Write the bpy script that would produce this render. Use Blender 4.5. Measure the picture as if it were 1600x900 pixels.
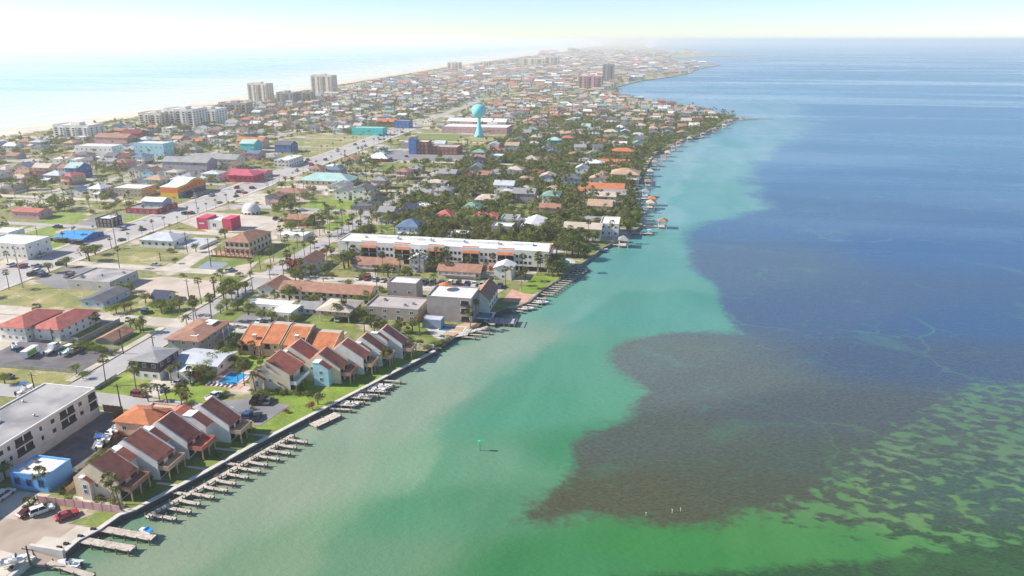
import bpy, math, random
import numpy as np

for o in list(bpy.data.objects): bpy.data.objects.remove(o)
SC = bpy.context.scene
COL = SC.collection
rad = math.radians

# ------------------------------------------------------------------ camera
# world axes follow the town grid: X runs towards the lagoon, Y along the boulevard
CAM_H = 100.0; FPX = 1142.0; PITCH = math.atan(388.0 / FPX); TH = rad(11.1)
cam = bpy.data.cameras.new('camera'); camo = bpy.data.objects.new('camera', cam); COL.objects.link(camo)
camo.location = (0, 0, CAM_H); camo.rotation_euler = (rad(90) - PITCH, 0, TH)
cam.sensor_width = 36; cam.lens = FPX / 1600 * 36; cam.clip_start = 1; cam.clip_end = 120000
SC.camera = camo
# ------------------------------------------------------------------ sky, sun, exposure
SUN = (-0.988, -0.155); SUN_EL = rad(34)
w = bpy.data.worlds.new('World'); SC.world = w; w.use_nodes = True
nt = w.node_tree; sky = nt.nodes.new('ShaderNodeTexSky'); sky.sky_type = 'NISHITA'; sky.sun_disc = False
sky.sun_elevation = SUN_EL; sky.sun_rotation = math.atan2(SUN[0], SUN[1]); sky.air_density = 0.84; sky.dust_density = 0.0; sky.ozone_density = 4.3
bg = nt.nodes['Background']; bg.inputs[1].default_value = 0.1; nt.links.new(sky.outputs[0], bg.inputs[0])
sl = bpy.data.lights.new('sun', 'SUN'); so = bpy.data.objects.new('sun', sl); COL.objects.link(so)
sl.energy = 5.0; sl.angle = rad(0.55); sl.color = (1, 0.93, 0.83)
so.rotation_euler = (rad(90) - SUN_EL, 0, math.atan2(SUN[0], -SUN[1]))
SC.view_settings.view_transform = 'Standard'; SC.view_settings.look = 'None'; SC.view_settings.gamma = 1
SC.view_settings.exposure = 0.7
SC.cycles.max_bounces = 6; SC.cycles.diffuse_bounces = 2; SC.cycles.glossy_bounces = 2; SC.cycles.transmission_bounces = 2
SC.cycles.transparent_max_bounces = 4; SC.cycles.volume_bounces = 3; SC.cycles.use_denoising = True

# ------------------------------------------------------------------ helpers
rng = random.Random(11)
GZ = 1.2          # height of the land above the water
cp, sp = math.cos(PITCH), math.sin(PITCH); ct, st = math.cos(TH), math.sin(TH)
def G(x, y, z=GZ):
    """survey helper: the point of the plane at height z seen at a photo position, in town metres"""
    r = (x - 800) / FPX; t = (450 - y) / FPX
    dx, dy, dz = r, cp + t * sp, -sp + t * cp
    k = (z - CAM_H) / dz; X, Y = dx * k, dy * k
    return (X * ct - Y * st, X * st + Y * ct)
def Q(v, u, z=GZ):
    X = v * ct + u * st; Y = -v * st + u * ct
    f = Y * cp - (z - CAM_H) * sp; t = Y * sp + (z - CAM_H) * cp
    return (800 + FPX * X / f, 450 - FPX * t / f)
def height_at(v, u, ytop):
    a, b = 0.0, 120.0
    for _ in range(40):
        m = (a + b) / 2
        if Q(v, u, m)[1] > ytop: a = m
        else: b = m
    return a - GZ
def right_to(v, u, xr, z=GZ):
    a, b = 0.0, 400.0
    for _ in range(40):
        m = (a + b) / 2
        if Q(v + m, u, z)[0] < xr: a = m
        else: b = m
    return a

class MB:
    def __init__(s): s.v = []; s.f = []; s.m = []
    def poly(s, pts, m=0):
        n = len(s.v); s.v += [tuple(p) for p in pts]; s.f.append(tuple(range(n, n + len(pts)))); s.m.append(m); return s
    def box(s, x0, x1, y0, y1, z0, z1, m=0):
        n = len(s.v)
        s.v += [(x0,y0,z0),(x1,y0,z0),(x1,y1,z0),(x0,y1,z0),(x0,y0,z1),(x1,y0,z1),(x1,y1,z1),(x0,y1,z1)]
        for f in ((0,3,2,1),(4,5,6,7),(0,1,5,4),(1,2,6,5),(2,3,7,6),(3,0,4,7)):
            s.f.append(tuple(n + i for i in f)); s.m.append(m)
        return s
    def prism(s, pts, axis, a, b, m=0):
        """polygon pts (p,q) extruded along axis from a to b; axis y: (x,z), axis x: (y,z), axis z: (x,y)"""
        def P(p, q, t): return {'y': (p, t, q), 'x': (t, p, q), 'z': (p, q, t)}[axis]
        n = len(s.v); k = len(pts)
        s.v += [P(p, q, a) for p, q in pts] + [P(p, q, b) for p, q in pts]
        s.f.append(tuple(range(n, n + k))[::-1]); s.f.append(tuple(range(n + k, n + 2 * k))); s.m += [m, m]
        for i in range(k):
            j = (i + 1) % k; s.f.append((n + i, n + j, n + k + j, n + k + i)); s.m.append(m)
        return s
    def lathe(s, prof, n=16, m=0, cx=0, cy=0):
        b = len(s.v)
        for r, z in prof:
            for i in range(n):
                a = 2 * math.pi * i / n; s.v.append((cx + r * math.cos(a), cy + r * math.sin(a), z))
        for k in range(len(prof) - 1):
            for i in range(n):
                j = (i + 1) % n; s.f.append((b + k*n + i, b + k*n + j, b + k*n + n + j, b + k*n + n + i)); s.m.append(m)
        s.f.append(tuple(b + i for i in range(n))[::-1]); s.m.append(m)
        e = b + (len(prof) - 1) * n; s.f.append(tuple(e + i for i in range(n))); s.m.append(m)
        return s
    def tube(s, p, q, r0, r1, n=6, m=0):
        p = np.array(p, float); q = np.array(q, float); d = q - p; d /= np.linalg.norm(d)
        a = np.cross(d, (0, 0, 1) if abs(d[2]) < .9 else (1, 0, 0)); a /= np.linalg.norm(a); c = np.cross(d, a)
        b = len(s.v)
        for pt, r in ((p, r0), (q, r1)):
            for i in range(n):
                t = 2 * math.pi * i / n; s.v.append(tuple(pt + r * (math.cos(t) * a + math.sin(t) * c)))
        for i in range(n):
            j = (i + 1) % n; s.f.append((b + i, b + j, b + n + j, b + n + i)); s.m.append(m)
        s.f.append(tuple(b + n + i for i in range(n))); s.m.append(m)
        s.f.append(tuple(b + i for i in range(n))[::-1]); s.m.append(m)
        return s
    def mesh(s, name, mats, smooth=False):
        me = bpy.data.meshes.new(name); me.from_pydata(s.v, [], s.f)
        for m in (mats if isinstance(mats, (list, tuple)) else [mats]): me.materials.append(MT(m))
        if any(s.m): me.polygons.foreach_set('material_index', s.m)
        if smooth: me.polygons.foreach_set('use_smooth', [True] * len(s.f))
        me.update(); return me
    def build(s, name, mats, parent=None, loc=(0, 0, 0), smooth=False, rz=0):
        return put(name, s.mesh(name, mats, smooth), parent, loc, rz)
def put(name, me, parent=None, loc=(0, 0, 0), rz=0, scale=None):
    o = bpy.data.objects.new(name, me); COL.objects.link(o)
    o.location = loc
    if rz: o.rotation_euler = (0, 0, rz)
    if scale: o.scale = scale
    if parent: o.parent = parent
    return o
def tag(o, label=None, cat=None, group=None, kind=None):
    if label: o['label'] = label
    if cat: o['category'] = cat
    if group: o['group'] = group
    if kind: o['kind'] = kind
    return o
LAND = []       # landmarks used to word labels: (phrase, v, u)
PEND = []       # things that get their label from the nearest landmark: (object, phrase, cat, group, v, u)
OCC = []        # occupied rectangles (v0,v1,u0,u1)
def occupied(v0, v1, u0, u1, pad=0):
    return any(v0 - pad < b and v1 + pad > a and u0 - pad < d and u1 + pad > c for a, b, c, d in OCC)
def thing(name, v, u, label=None, cat=None, ref=None, group=None, z=GZ, rz=0, desc=None):
    e = put(name, None, None, (v, u, z), rz)
    e.empty_display_size = .5
    if desc: PEND.append((e, desc, cat, group, v, u))
    else: tag(e, label, cat, group)
    if ref: LAND.append((ref, v, u))
    return e

# ------------------------------------------------------------------ materials
MATS = {}
def MT(k):
    return MATS[k]
def nodes_of(name):
    m = bpy.data.materials.new(name); m.use_nodes = True; t = m.node_tree; MATS[name] = m
    return m, t, t.nodes['Principled BSDF']
def mat(name, col, rough=.8, var=.18, scale=.35, fine=6.0, bump=0.0, spec=.3, rand=0.0, metal=0, coat=0):
    """plain coloured surface: broad weathering, fine grain, optional relief and per-object shade"""
    m, t, b = nodes_of(name); N = t.nodes.new; L = t.links.new
    geo = N('ShaderNodeNewGeometry'); n1 = N('ShaderNodeTexNoise'); n1.inputs['Scale'].default_value = scale; n1.inputs['Detail'].default_value = 5
    n2 = N('ShaderNodeTexNoise'); n2.inputs['Scale'].default_value = fine; n2.inputs['Detail'].default_value = 2
    L(geo.outputs['Position'], n1.inputs['Vector']); L(geo.outputs['Position'], n2.inputs['Vector'])
    ad = N('ShaderNodeMath'); ad.operation = 'ADD'; L(n1.outputs[0], ad.inputs[0])
    mu = N('ShaderNodeMath'); mu.operation = 'MULTIPLY'; mu.inputs[1].default_value = .5; L(n2.outputs[0], mu.inputs[0]); L(mu.outputs[0], ad.inputs[1])
    last = ad
    if rand:
        oi = N('ShaderNodeObjectInfo'); mr = N('ShaderNodeMath'); mr.operation = 'MULTIPLY_ADD'; mr.inputs[1].default_value = rand; L(oi.outputs['Random'], mr.inputs[0]); L(ad.outputs[0], mr.inputs[2])
        s2 = N('ShaderNodeMath'); s2.operation = 'SUBTRACT'; s2.inputs[1].default_value = rand / 2; L(mr.outputs[0], s2.inputs[0]); last = s2
    mp = N('ShaderNodeMapRange'); mp.inputs[1].default_value = .4; mp.inputs[2].default_value = 1.1; mp.inputs[3].default_value = 1 - var * 1.3; mp.inputs[4].default_value = 1 + var; L(last.outputs[0], mp.inputs[0])
    mx = N('ShaderNodeVectorMath'); mx.operation = 'SCALE'; mx.inputs[0].default_value = col[:3]; L(mp.outputs[0], mx.inputs['Scale'])
    L(mx.outputs[0], b.inputs['Base Color']); b.inputs['Roughness'].default_value = rough; b.inputs['Specular IOR Level'].default_value = spec; b.inputs['Metallic'].default_value = metal
    if coat: b.inputs['Coat Weight'].default_value = coat
    if bump:
        bp = N('ShaderNodeBump'); bp.inputs['Strength'].default_value = bump; bp.inputs['Distance'].default_value = .1; L(n2.outputs[0], bp.inputs['Height']); L(bp.outputs[0], b.inputs['Normal'])
    return m
def tile_mat(name, col, var=.3):
    """barrel tile roof: courses and runs as relief, uneven clay shades"""
    m = mat(name, col, .85, var, .5, 5.0, 0, .2); t = m.node_tree; N = t.nodes.new; L = t.links.new; b = t.nodes['Principled BSDF']
    geo = [n for n in t.nodes if n.type == 'NEW_GEOMETRY'][0]
    wv = N('ShaderNodeTexWave'); wv.inputs['Scale'].default_value = 1.1; wv.bands_direction = 'Y'; wv.inputs['Distortion'].default_value = .4; L(geo.outputs['Position'], wv.inputs['Vector'])
    w2 = N('ShaderNodeTexWave'); w2.inputs['Scale'].default_value = .9; w2.bands_direction = 'X'; w2.inputs['Distortion'].default_value = .3; L(geo.outputs['Position'], w2.inputs['Vector'])
    ad = N('ShaderNodeMath'); L(wv.outputs[1], ad.inputs[0]); L(w2.outputs[1], ad.inputs[1])
    bp = N('ShaderNodeBump'); bp.inputs['Strength'].default_value = .5; bp.inputs['Distance'].default_value = .08; L(ad.outputs[0], bp.inputs['Height']); L(bp.outputs[0], b.inputs['Normal'])
def leaf_mat(name, c0, c1):
    m, t, b = nodes_of(name); N = t.nodes.new; L = t.links.new
    geo = N('ShaderNodeNewGeometry'); oi = N('ShaderNodeObjectInfo'); n = N('ShaderNodeTexNoise'); n.inputs['Scale'].default_value = .45; n.inputs['Detail'].default_value = 4; L(geo.outputs['Position'], n.inputs['Vector'])
    a = N('ShaderNodeMath'); a.operation = 'MULTIPLY_ADD'; a.inputs[1].default_value = .6; L(oi.outputs['Random'], a.inputs[0])
    n2 = N('ShaderNodeMath'); n2.operation = 'MULTIPLY_ADD'; n2.inputs[1].default_value = 1.6; n2.inputs[2].default_value = -.6; L(n.outputs[0], n2.inputs[0]); L(n2.outputs[0], a.inputs[2])
    mx = N('ShaderNodeMix'); mx.data_type = 'RGBA'; mx.inputs['A'].default_value = (*c0, 1); mx.inputs['B'].default_value = (*c1, 1); mx.clamp_factor = True
    L(a.outputs[0], mx.inputs['Factor']); L(mx.outputs['Result'], b.inputs['Base Color']); b.inputs['Roughness'].default_value = .6; b.inputs['Specular IOR Level'].default_value = .25
    tr = N('ShaderNodeBsdfTranslucent'); L(mx.outputs['Result'], tr.inputs['Color']); ms = N('ShaderNodeMixShader'); ms.inputs[0].default_value = .45
    L(b.outputs[0], ms.inputs[1]); L(tr.outputs[0], ms.inputs[2]); L(ms.outputs[0], t.nodes['Material Output'].inputs['Surface'])
for k, c in dict(white=(.80,.76,.69), cream=(.70,.58,.43), stucco=(.74,.66,.54), tan=(.48,.38,.28), peach=(.66,.44,.32), grey=(.36,.34,.34), taupe=(.40,.34,.31), darkwall=(.075,.06,.065),
                 paleblue=(.42,.54,.66), skyblue=(.16,.42,.78), aqua=(.42,.68,.74), paleyellow=(.68,.58,.34), palegreen=(.42,.52,.40), brick=(.26,.10,.075), lilac=(.40,.38,.44), deepblue=(.06,.16,.42),
                 turquoise=(.05,.60,.60), pinkwall=(.62,.36,.36), magenta=(.62,.07,.14), yellowwall=(.80,.52,.05), orangewall=(.78,.22,.06), bluegrey=(.28,.34,.42), redwall=(.40,.06,.06), concrete=(.52,.49,.45), greenwall=(.05,.34,.28)).items():
    mat(k, c, .85, .17, .45, 3.0, .1)
for k, c in dict(roof_red=(.54,.175,.12), roof_orange=(.52,.195,.09), roof_coral=(.50,.165,.135), roof_brown=(.38,.205,.145), roof_darkred=(.20,.05,.05), roof_tan=(.50,.34,.23)).items(): tile_mat(k, c)
for k, c in dict(roof_grey=(.30,.295,.30), roof_slate=(.13,.13,.15), roof_white=(.80,.80,.80), roof_silver=(.52,.54,.58), roof_blue=(.12,.19,.30), roof_teal=(.36,.54,.50), roof_green=(.20,.33,.28), roof_sand=(.52,.44,.36), roof_navy=(.03,.04,.09), roof_magenta=(.52,.10,.15), roof_ltblue=(.30,.50,.70)).items():
    mat(k, c, .7, .22, .22, 2.5, .15)
def stained(name, col, dark, sc=.16):
    m, t, b = nodes_of(name); N = t.nodes.new; L = t.links.new
    geo = N('ShaderNodeNewGeometry'); n = N('ShaderNodeTexNoise'); n.inputs['Scale'].default_value = sc; n.inputs['Detail'].default_value = 7; n.inputs['Distortion'].default_value = .5; L(geo.outputs['Position'], n.inputs['Vector'])
    r = N('ShaderNodeValToRGB'); r.color_ramp.elements[0].position = .35; r.color_ramp.elements[0].color = (*dark, 1); r.color_ramp.elements[1].position = .62; r.color_ramp.elements[1].color = (*col, 1)
    L(n.outputs[0], r.inputs[0]); L(r.outputs[0], b.inputs['Base Color']); b.inputs['Roughness'].default_value = .85
    return m
stained('flatroof_grey', (.42,.40,.39), (.22,.21,.22), .12); stained('flatroof_white', (.82,.81,.79), (.60,.57,.54), .2); stained('flatroof_taupe', (.46,.41,.39), (.36,.32,.31), .2)
stained('asphalt', (.255,.245,.25), (.185,.18,.19), .09); stained('asphalt_dark', (.17,.155,.165), (.10,.09,.10), .15); stained('road_grey', (.43,.41,.40), (.34,.325,.32), .06)
stained('paving', (.58,.52,.44), (.44,.38,.31), .15); stained('dirt', (.46,.37,.29), (.32,.25,.20), .12); stained('sand', (.66,.59,.48), (.54,.47,.37), .03); stained('sandlot', (.56,.46,.38), (.44,.36,.29), .1)
def lawn_mat(name, c0, c1, worn, amount, sc):
    m = stained(name, c0, c1, sc); t = m.node_tree; N = t.nodes.new; L = t.links.new; b = t.nodes['Principled BSDF']; src = b.inputs['Base Color'].links[0].from_socket
    geo = N('ShaderNodeNewGeometry'); n = N('ShaderNodeTexNoise'); n.inputs['Scale'].default_value = .11; n.inputs['Detail'].default_value = 8; n.inputs['Roughness'].default_value = .65; n.inputs['Distortion'].default_value = .8; L(geo.outputs['Position'], n.inputs['Vector'])
    r = N('ShaderNodeMapRange'); r.inputs[1].default_value = amount; r.inputs[2].default_value = amount + .12; L(n.outputs[0], r.inputs[0])
    x = N('ShaderNodeMix'); x.data_type = 'RGBA'; L(r.outputs[0], x.inputs['Factor']); L(src, x.inputs['A']); x.inputs['B'].default_value = (*worn, 1)
    f = N('ShaderNodeTexNoise'); f.inputs['Scale'].default_value = 1.6; f.inputs['Detail'].default_value = 4; L(geo.outputs['Position'], f.inputs['Vector']); q = N('ShaderNodeMapRange'); q.inputs[1].default_value = .3; q.inputs[2].default_value = .7; q.inputs[3].default_value = .72; q.inputs[4].default_value = 1.2; L(f.outputs[0], q.inputs[0])
    v = N('ShaderNodeVectorMath'); v.operation = 'SCALE'; L(x.outputs['Result'], v.inputs[0]); L(q.outputs[0], v.inputs['Scale']); L(v.outputs[0], b.inputs['Base Color'])
lawn_mat('grass', (.20,.25,.04), (.105,.155,.028), (.36,.30,.15), .54, .12); lawn_mat('grass_dry', (.33,.29,.10), (.17,.19,.05), (.48,.40,.26), .52, .09); lawn_mat('grass_bright', (.22,.31,.035), (.14,.21,.022), (.32,.31,.10), .56, .16)
stained('gravel', (.20,.175,.17), (.115,.10,.105), .35); stained('wood_dock', (.62,.55,.47), (.40,.33,.27), 1.2); stained('pinkpave', (.62,.36,.27), (.46,.26,.19), .6)
mat('piling', (.20,.16,.13), .9); mat('seawall_face', (.10,.09,.085), .9, .3, .8); mat('seawall_cap', (.60,.56,.51), .85); mat('seawall_old', (.27,.235,.20), .9, .35, .6); mat('kerb', (.56,.54,.51), .9)  # seawall_face is dark to hold the shade of its water side in the colour
mat('line_white', (.78,.78,.76), .7); mat('line_yellow', (.70,.50,.08), .7)
mat('recess_shade', (.018,.016,.018), .6); mat('shadebrown', (.10,.055,.04), .8); mat('railing', (.52,.36,.24), .8); mat('rail_white', (.72,.72,.72), .6); mat('rail_dark', (.05,.05,.055), .5)
mat('frame', (.70,.70,.69), .6); mat('tyre', (.015,.015,.016), .8); mat('trunk', (.20,.155,.115), .95, .3, 2, 12, .4); mat('bark', (.10,.075,.055), .95, .3, 2, 12, .4); mat('polewood', (.085,.065,.055), .9); mat('steel', (.42,.43,.44), .45, metal=.6)
mat('tank', (.20,.70,.78), .45, .08, .1); mat('awning_blue', (.05,.30,.72), .6); mat('roof_stripe', (.62,.05,.05), .6); mat('beacon_green', (.03,.72,.34), .5)
for k, c in dict(car_white=(.74,.74,.74), car_black=(.012,.012,.014), car_red=(.42,.012,.03), car_darkred=(.20,.01,.02), car_silver=(.42,.43,.45), car_grey=(.12,.125,.135), car_blue=(.03,.07,.22), car_tan=(.38,.32,.24)).items():
    mat(k, c, .28, .05, 1, 4, 0, .5, coat=.6)
mat('gelcoat', (.78,.78,.77), .3, .06, 1, 3, 0, .5); mat('boat_blue', (.03,.12,.42), .35); mat('boat_aqua', (.25,.62,.62), .35); mat('boat_green', (.18,.45,.04), .4)
m, t, b = nodes_of('glass'); b.inputs['Base Color'].default_value = (.035,.05,.065,1); b.inputs['Roughness'].default_value = .08; b.inputs['Specular IOR Level'].default_value = .8
m, t, b = nodes_of('carglass'); b.inputs['Base Color'].default_value = (.012,.014,.017,1); b.inputs['Roughness'].default_value = .05; b.inputs['Specular IOR Level'].default_value = .7
m, t, b = nodes_of('headlight'); b.inputs['Base Color'].default_value = (.7,.7,.68,1); b.inputs['Roughness'].default_value = .1
m, t, b = nodes_of('taillight'); b.inputs['Base Color'].default_value = (.35,.01,.01,1); b.inputs['Roughness'].default_value = .2
def pool_mat(name, col):
    m, t, b = nodes_of(name); b.inputs['Base Color'].default_value = (*col, 1); b.inputs['Roughness'].default_value = .06
    n = t.nodes.new('ShaderNodeTexNoise'); n.inputs['Scale'].default_value = 1.5; g = t.nodes.new('ShaderNodeNewGeometry'); t.links.new(g.outputs[0], n.inputs['Vector'])
    bp = t.nodes.new('ShaderNodeBump'); bp.inputs['Strength'].default_value = .08; t.links.new(n.outputs[0], bp.inputs['Height']); t.links.new(bp.outputs[0], b.inputs['Normal'])
pool_mat('pool', (.01,.30,.62)); pool_mat('pool_teal', (.005,.17,.28)); pool_mat('pond', (.30,.30,.32))
leaf_mat('leaf', (.085,.12,.024), (.27,.32,.055)); leaf_mat('palm_leaf', (.065,.08,.024), (.22,.225,.062)); leaf_mat('scrub', (.12,.135,.038), (.31,.295,.095)); leaf_mat('leaf_rust', (.22,.07,.03), (.36,.12,.05))
mat('deadfrond', (.26,.19,.11), .9, .25, 2)

# land: sandy soil, rough grass and bleached paving patches at town scale
m, t, b = nodes_of('land'); N = t.nodes.new; L = t.links.new
geo = N('ShaderNodeNewGeometry')
def noise(sc, det=6, dist=.3):
    n = N('ShaderNodeTexNoise'); n.inputs['Scale'].default_value = sc; n.inputs['Detail'].default_value = det; n.inputs['Distortion'].default_value = dist; L(geo.outputs['Position'], n.inputs['Vector']); return n
def ramp(n, p0, p1):
    r = N('ShaderNodeMapRange'); r.inputs[1].default_value = p0; r.inputs[2].default_value = p1; r.interpolation_type = 'SMOOTHSTEP'; L(n.outputs[0], r.inputs[0]); return r
def mixc(f, a, bcol):
    x = N('ShaderNodeMix'); x.data_type = 'RGBA'; L(f.outputs[0], x.inputs['Factor'])
    for i, c in (('A', a), ('B', bcol)):
        if isinstance(c, tuple): x.inputs[i].default_value = (*c, 1)
        else: L(c.outputs['Result'], x.inputs[i])
    return x
g1 = mixc(ramp(noise(.5), .35, .65), (.15,.17,.045), (.26,.25,.09))
s1 = mixc(ramp(noise(.25), .35, .65), (.40,.34,.28), (.55,.48,.41))
a1 = mixc(ramp(noise(.035, 5, .8), .50, .58), g1, s1)
L(a1.outputs['Result'], b.inputs['Base Color']); b.inputs['Roughness'].default_value = .95

# ------------------------------------------------------------------ the setting: land, water, beach
SHORE = [(-118.5,40),(-118.5,97.5),(-118.5,101.5),(-121,103.6),(-113,103.4),(-113,107.4),(-111.2,111.5),(-110.4,116.6),(-108.4,118.8),(-101.6,135.6),(-96.8,149),(-89,167.4),(-68.4,215.7)]
SHORE += [G(*p) for p in [(668,552),(690,540),(704,530),(722,516),(744,511),(756,499),(798,483),(826,472),(845,455),(926,400),(940,388),(975,372),(1003,352),(1000,335),(992,318),(990,300),(1000,280),(1012,258),(1022,242),(1060,222),(1100,209),(1130,193),(1152,184),(1118,175),(1085,166),(1015,159),(968,147),(962,136),(1000,126),(1050,120),(1078,114),(1090,108),(1126,101),(1075,97),(1035,93),(1110,88.5),(1195,87.2),(1100,84),(1040,79),(1010,74)]]
BEACH = [(-690,-200),(-692,700),(-705,1200),(-800,2800),(-905,7000),(-1500,29000)]
far = [(-700,29000)]
ring = SHORE + far + BEACH[::-1] + [(-118.5,-200)]
from mathutils import Vector, geometry
cv_, _, cf_, _, _, _ = geometry.delaunay_2d_cdt([Vector(p) for p in ring], [], [list(range(len(ring)))], 1, 1e-3)
me = bpy.data.meshes.new('ground'); me.from_pydata([(p.x, p.y, GZ) for p in cv_], [], [f if geometry.normal([Vector((*cv_[i], 0)) for i in f]).z > 0 else f[::-1] for f in cf_]); me.materials.append(MT('land')); me.update()
tag(put('ground', me), kind='structure')

def strip(name, pts, w0, w1, z, matn, zb=None, kind='structure'):
    """band along a polyline from offset w0 to w1 (right of travel positive); zb gives it side faces"""
    P = [np.array(p, float) for p in pts]; n = len(P); offs = []
    for i in range(n):
        d = (P[min(i+1, n-1)] - P[max(i-1, 0)]); d /= np.linalg.norm(d); offs.append(np.array((d[1], -d[0])))
    mb = MB()
    for i in range(n - 1):
        a, b2, c, d = P[i] + offs[i]*w0, P[i] + offs[i]*w1, P[i+1] + offs[i+1]*w1, P[i+1] + offs[i+1]*w0
        mb.poly([(*a, z), (*b2, z), (*c, z), (*d, z)])
        if zb is not None:
            mb.poly([(*b2, z), (*b2, zb), (*c, zb), (*c, z)]); mb.poly([(*a, zb), (*a, z), (*d, z), (*d, zb)])
            if i == 0: mb.poly([(*a, zb), (*b2, zb), (*b2, z), (*a, z)])
            if i == n - 2: mb.poly([(*c, zb), (*d, zb), (*d, z), (*c, z)])
    o = mb.build(name, matn)
    if kind: tag(o, kind=kind)
    return o
LAYER = [0]
def sheet(name, pts, matn, lvl=1, z=None):
    """flat piece of ground cover, lvl layers above the soil"""
    LAYER[0] += 1; z = GZ + .012 * lvl + .0004 * (LAYER[0] % 30) if z is None else z
    mb = MB().poly([(x, y, z) for x, y in pts]); o = mb.build(name, matn)
    if o.data.polygons[0].normal.z < 0: o.data.flip_normals()
    return tag(o, kind='structure')
def rect(name, v0, v1, u0, u1, matn, lvl=1): return sheet(name, [(v0,u0),(v1,u0),(v1,u1),(v0,u1)], matn, lvl)
def pxs(name, pts, matn, lvl=1): return sheet(name, [G(*p) for p in pts], matn, lvl)
strip('beach', BEACH, -34, 6, GZ + .03, 'sand')
strip('beach', BEACH, -60, -34.1, .05, 'sand')
mb = MB()
P = [np.array(p, float) for p in BEACH]
for i in range(len(P) - 1):
    mb.poly([(P[i][0]-34, P[i][1], GZ+.03), (P[i+1][0]-34, P[i+1][1], GZ+.03), (P[i+1][0]-60, P[i+1][1], .05), (P[i][0]-60, P[i][1], .05)])
tag(mb.build('beach_slope', 'sand'), kind='structure')

# ---- lagoon: one sheet, its body colour follows turbid shallows, seagrass meadow and deep channel; far tones also hold painted sky reflection and haze
def lin(c): return tuple(((x/255)/12.92 if x/255 <= .04045 else ((x/255+.055)/1.055)**2.4) for x in c)
def axis(a, b, step, far_end, gr):
    xs = list(np.arange(a, b, step)); s = step; x = b
    while x < far_end: xs.append(x); s *= gr; x += s
    xs.append(far_end); return np.array(xs)
VX = axis(-150, 520, 4, 30000, 1.055); UY = axis(40, 760, 4, 30000, 1.055)
VV, UU = np.meshgrid(VX, UY); nx, ny = len(VX), len(UY)
pts = np.stack([VV.ravel(), UU.ravel()], 1)
def sdf(poly):
    poly = np.array(poly); d = np.full(len(pts), 1e9); inside = np.zeros(len(pts), bool)
    for i in range(len(poly)):
        a, b2 = poly[i], poly[(i+1) % len(poly)]; e = b2 - a; wv = pts - a
        tt = np.clip((wv @ e) / (e @ e), 0, 1); q = wv - tt[:, None] * e; d = np.minimum(d, (q**2).sum(1))
        c = (a[1] <= pts[:,1]) != (b2[1] <= pts[:,1])
        with np.errstate(divide='ignore', invalid='ignore'): xi = a[0] + (pts[:,1]-a[1]) / (b2[1]-a[1] if b2[1] != a[1] else 1e-9) * e[0]
        inside ^= c & (pts[:,0] < xi)
    return np.sqrt(d) * np.where(inside, 1, -1)
W = lambda *L_: [G(x, y, 0) for x, y in L_]
MEADOW = W((808,815),(830,782),(878,748),(895,722),(889,690),(902,678),(948,667),(978,655),(992,640),(1003,612),(986,600),(964,584),(948,565),(955,547),(985,530),(1040,520),(1100,517),(1153,520),(1140,500),(1131,480),(1127,455),(1100,432),(1079,415),(1075,390),(1086,365),(1112,345),(1150,336),(1196,328),(1170,300),(1175,262),(1235,222),(1270,195),(1240,160),(1400,120),(2600,120),(3200,200),(2600,400),(2200,640),(1760,700),(1600,600),(1530,600),(1440,655),(1385,700),(1330,735),(1290,790),(1240,803),(1160,800),(1110,818),(1040,822),(975,812),(925,803),(870,822))
MEADOW2 = W((860,905),(1000,898),(1130,893),(1330,872),(1480,862),(1600,850),(2200,900),(1600,1200),(800,1100))
SPECK = W((1190,830),(1240,760),(1330,690),(1400,640),(1500,600),(1600,600),(1900,640),(1900,860),(1600,870),(1480,868),(1390,850),(1330,850),(1270,835))
PLUME = W((480,930),(520,850),(575,775),(640,712),(705,650),(770,596),(830,556),(900,519),(985,473),(1060,449),(1100,452),(1090,400),(1060,340),(1075,270),(1130,215),(1100,205),(1000,240),(960,340),(860,440),(700,540),(560,610),(300,760),(100,900),(60,960))
d1, d2, d3, d4 = sdf(MEADOW), sdf(MEADOW2), sdf(SPECK), sdf(PLUME)
cap = lambda d, s: np.clip(d / s, -1, 1)
g = np.maximum(cap(d1, 14 + .16*np.clip(pts[:,1]-300, 0, 900)), cap(d2, 8))
g = np.maximum(g, np.where(d3 > 0, -0.12 + np.clip(d3/60, 0, .22), -1.0))
speck = np.clip((d3 + 6) / 14, 0, 1)
def idw(ctrl, p=2.2):
    num = np.zeros((len(pts), 3)); den = np.zeros(len(pts))
    lp = np.log(np.maximum(pts[:,1], 30)); ang = np.arctan2(pts[:,0] + 160, pts[:,1])
    for px, py, c in ctrl:
        v, u = G(px, py, 0); dd = (ang - math.atan2(v + 160, u))**2 * 2.0 + (lp - math.log(u))**2 * 1.2 + 1e-4
        wgt = dd ** (-p); num += wgt[:, None] * np.array(lin(c)); den += wgt
    return num / den[:, None]
bare = idw([(150,890,(144,162,134)),(420,760,(144,164,138)),(620,640,(148,168,144)),(780,545,(150,172,152)),(560,880,(116,152,118)),(720,800,(98,150,112)),(900,880,(72,138,84)),(1050,860,(70,140,74)),(1250,850,(84,144,78)),(1420,800,(104,144,88)),(1550,700,(104,136,100)),(850,640,(102,164,132)),(760,720,(122,164,130)),(960,470,(112,168,150)),(1040,400,(104,168,160)),(1060,480,(104,168,152)),(1100,480,(102,164,150)),(900,560,(110,166,138)),(1090,300,(116,174,172)),(1150,230,(128,178,186)),(1060,260,(128,178,180)),(1230,210,(128,174,190)),(1000,160,(124,168,190)),(1150,140,(100,154,186)),(900,700,(82,150,106)),(1250,120,(86,142,180)),(1000,80,(92,146,176))])
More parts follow.
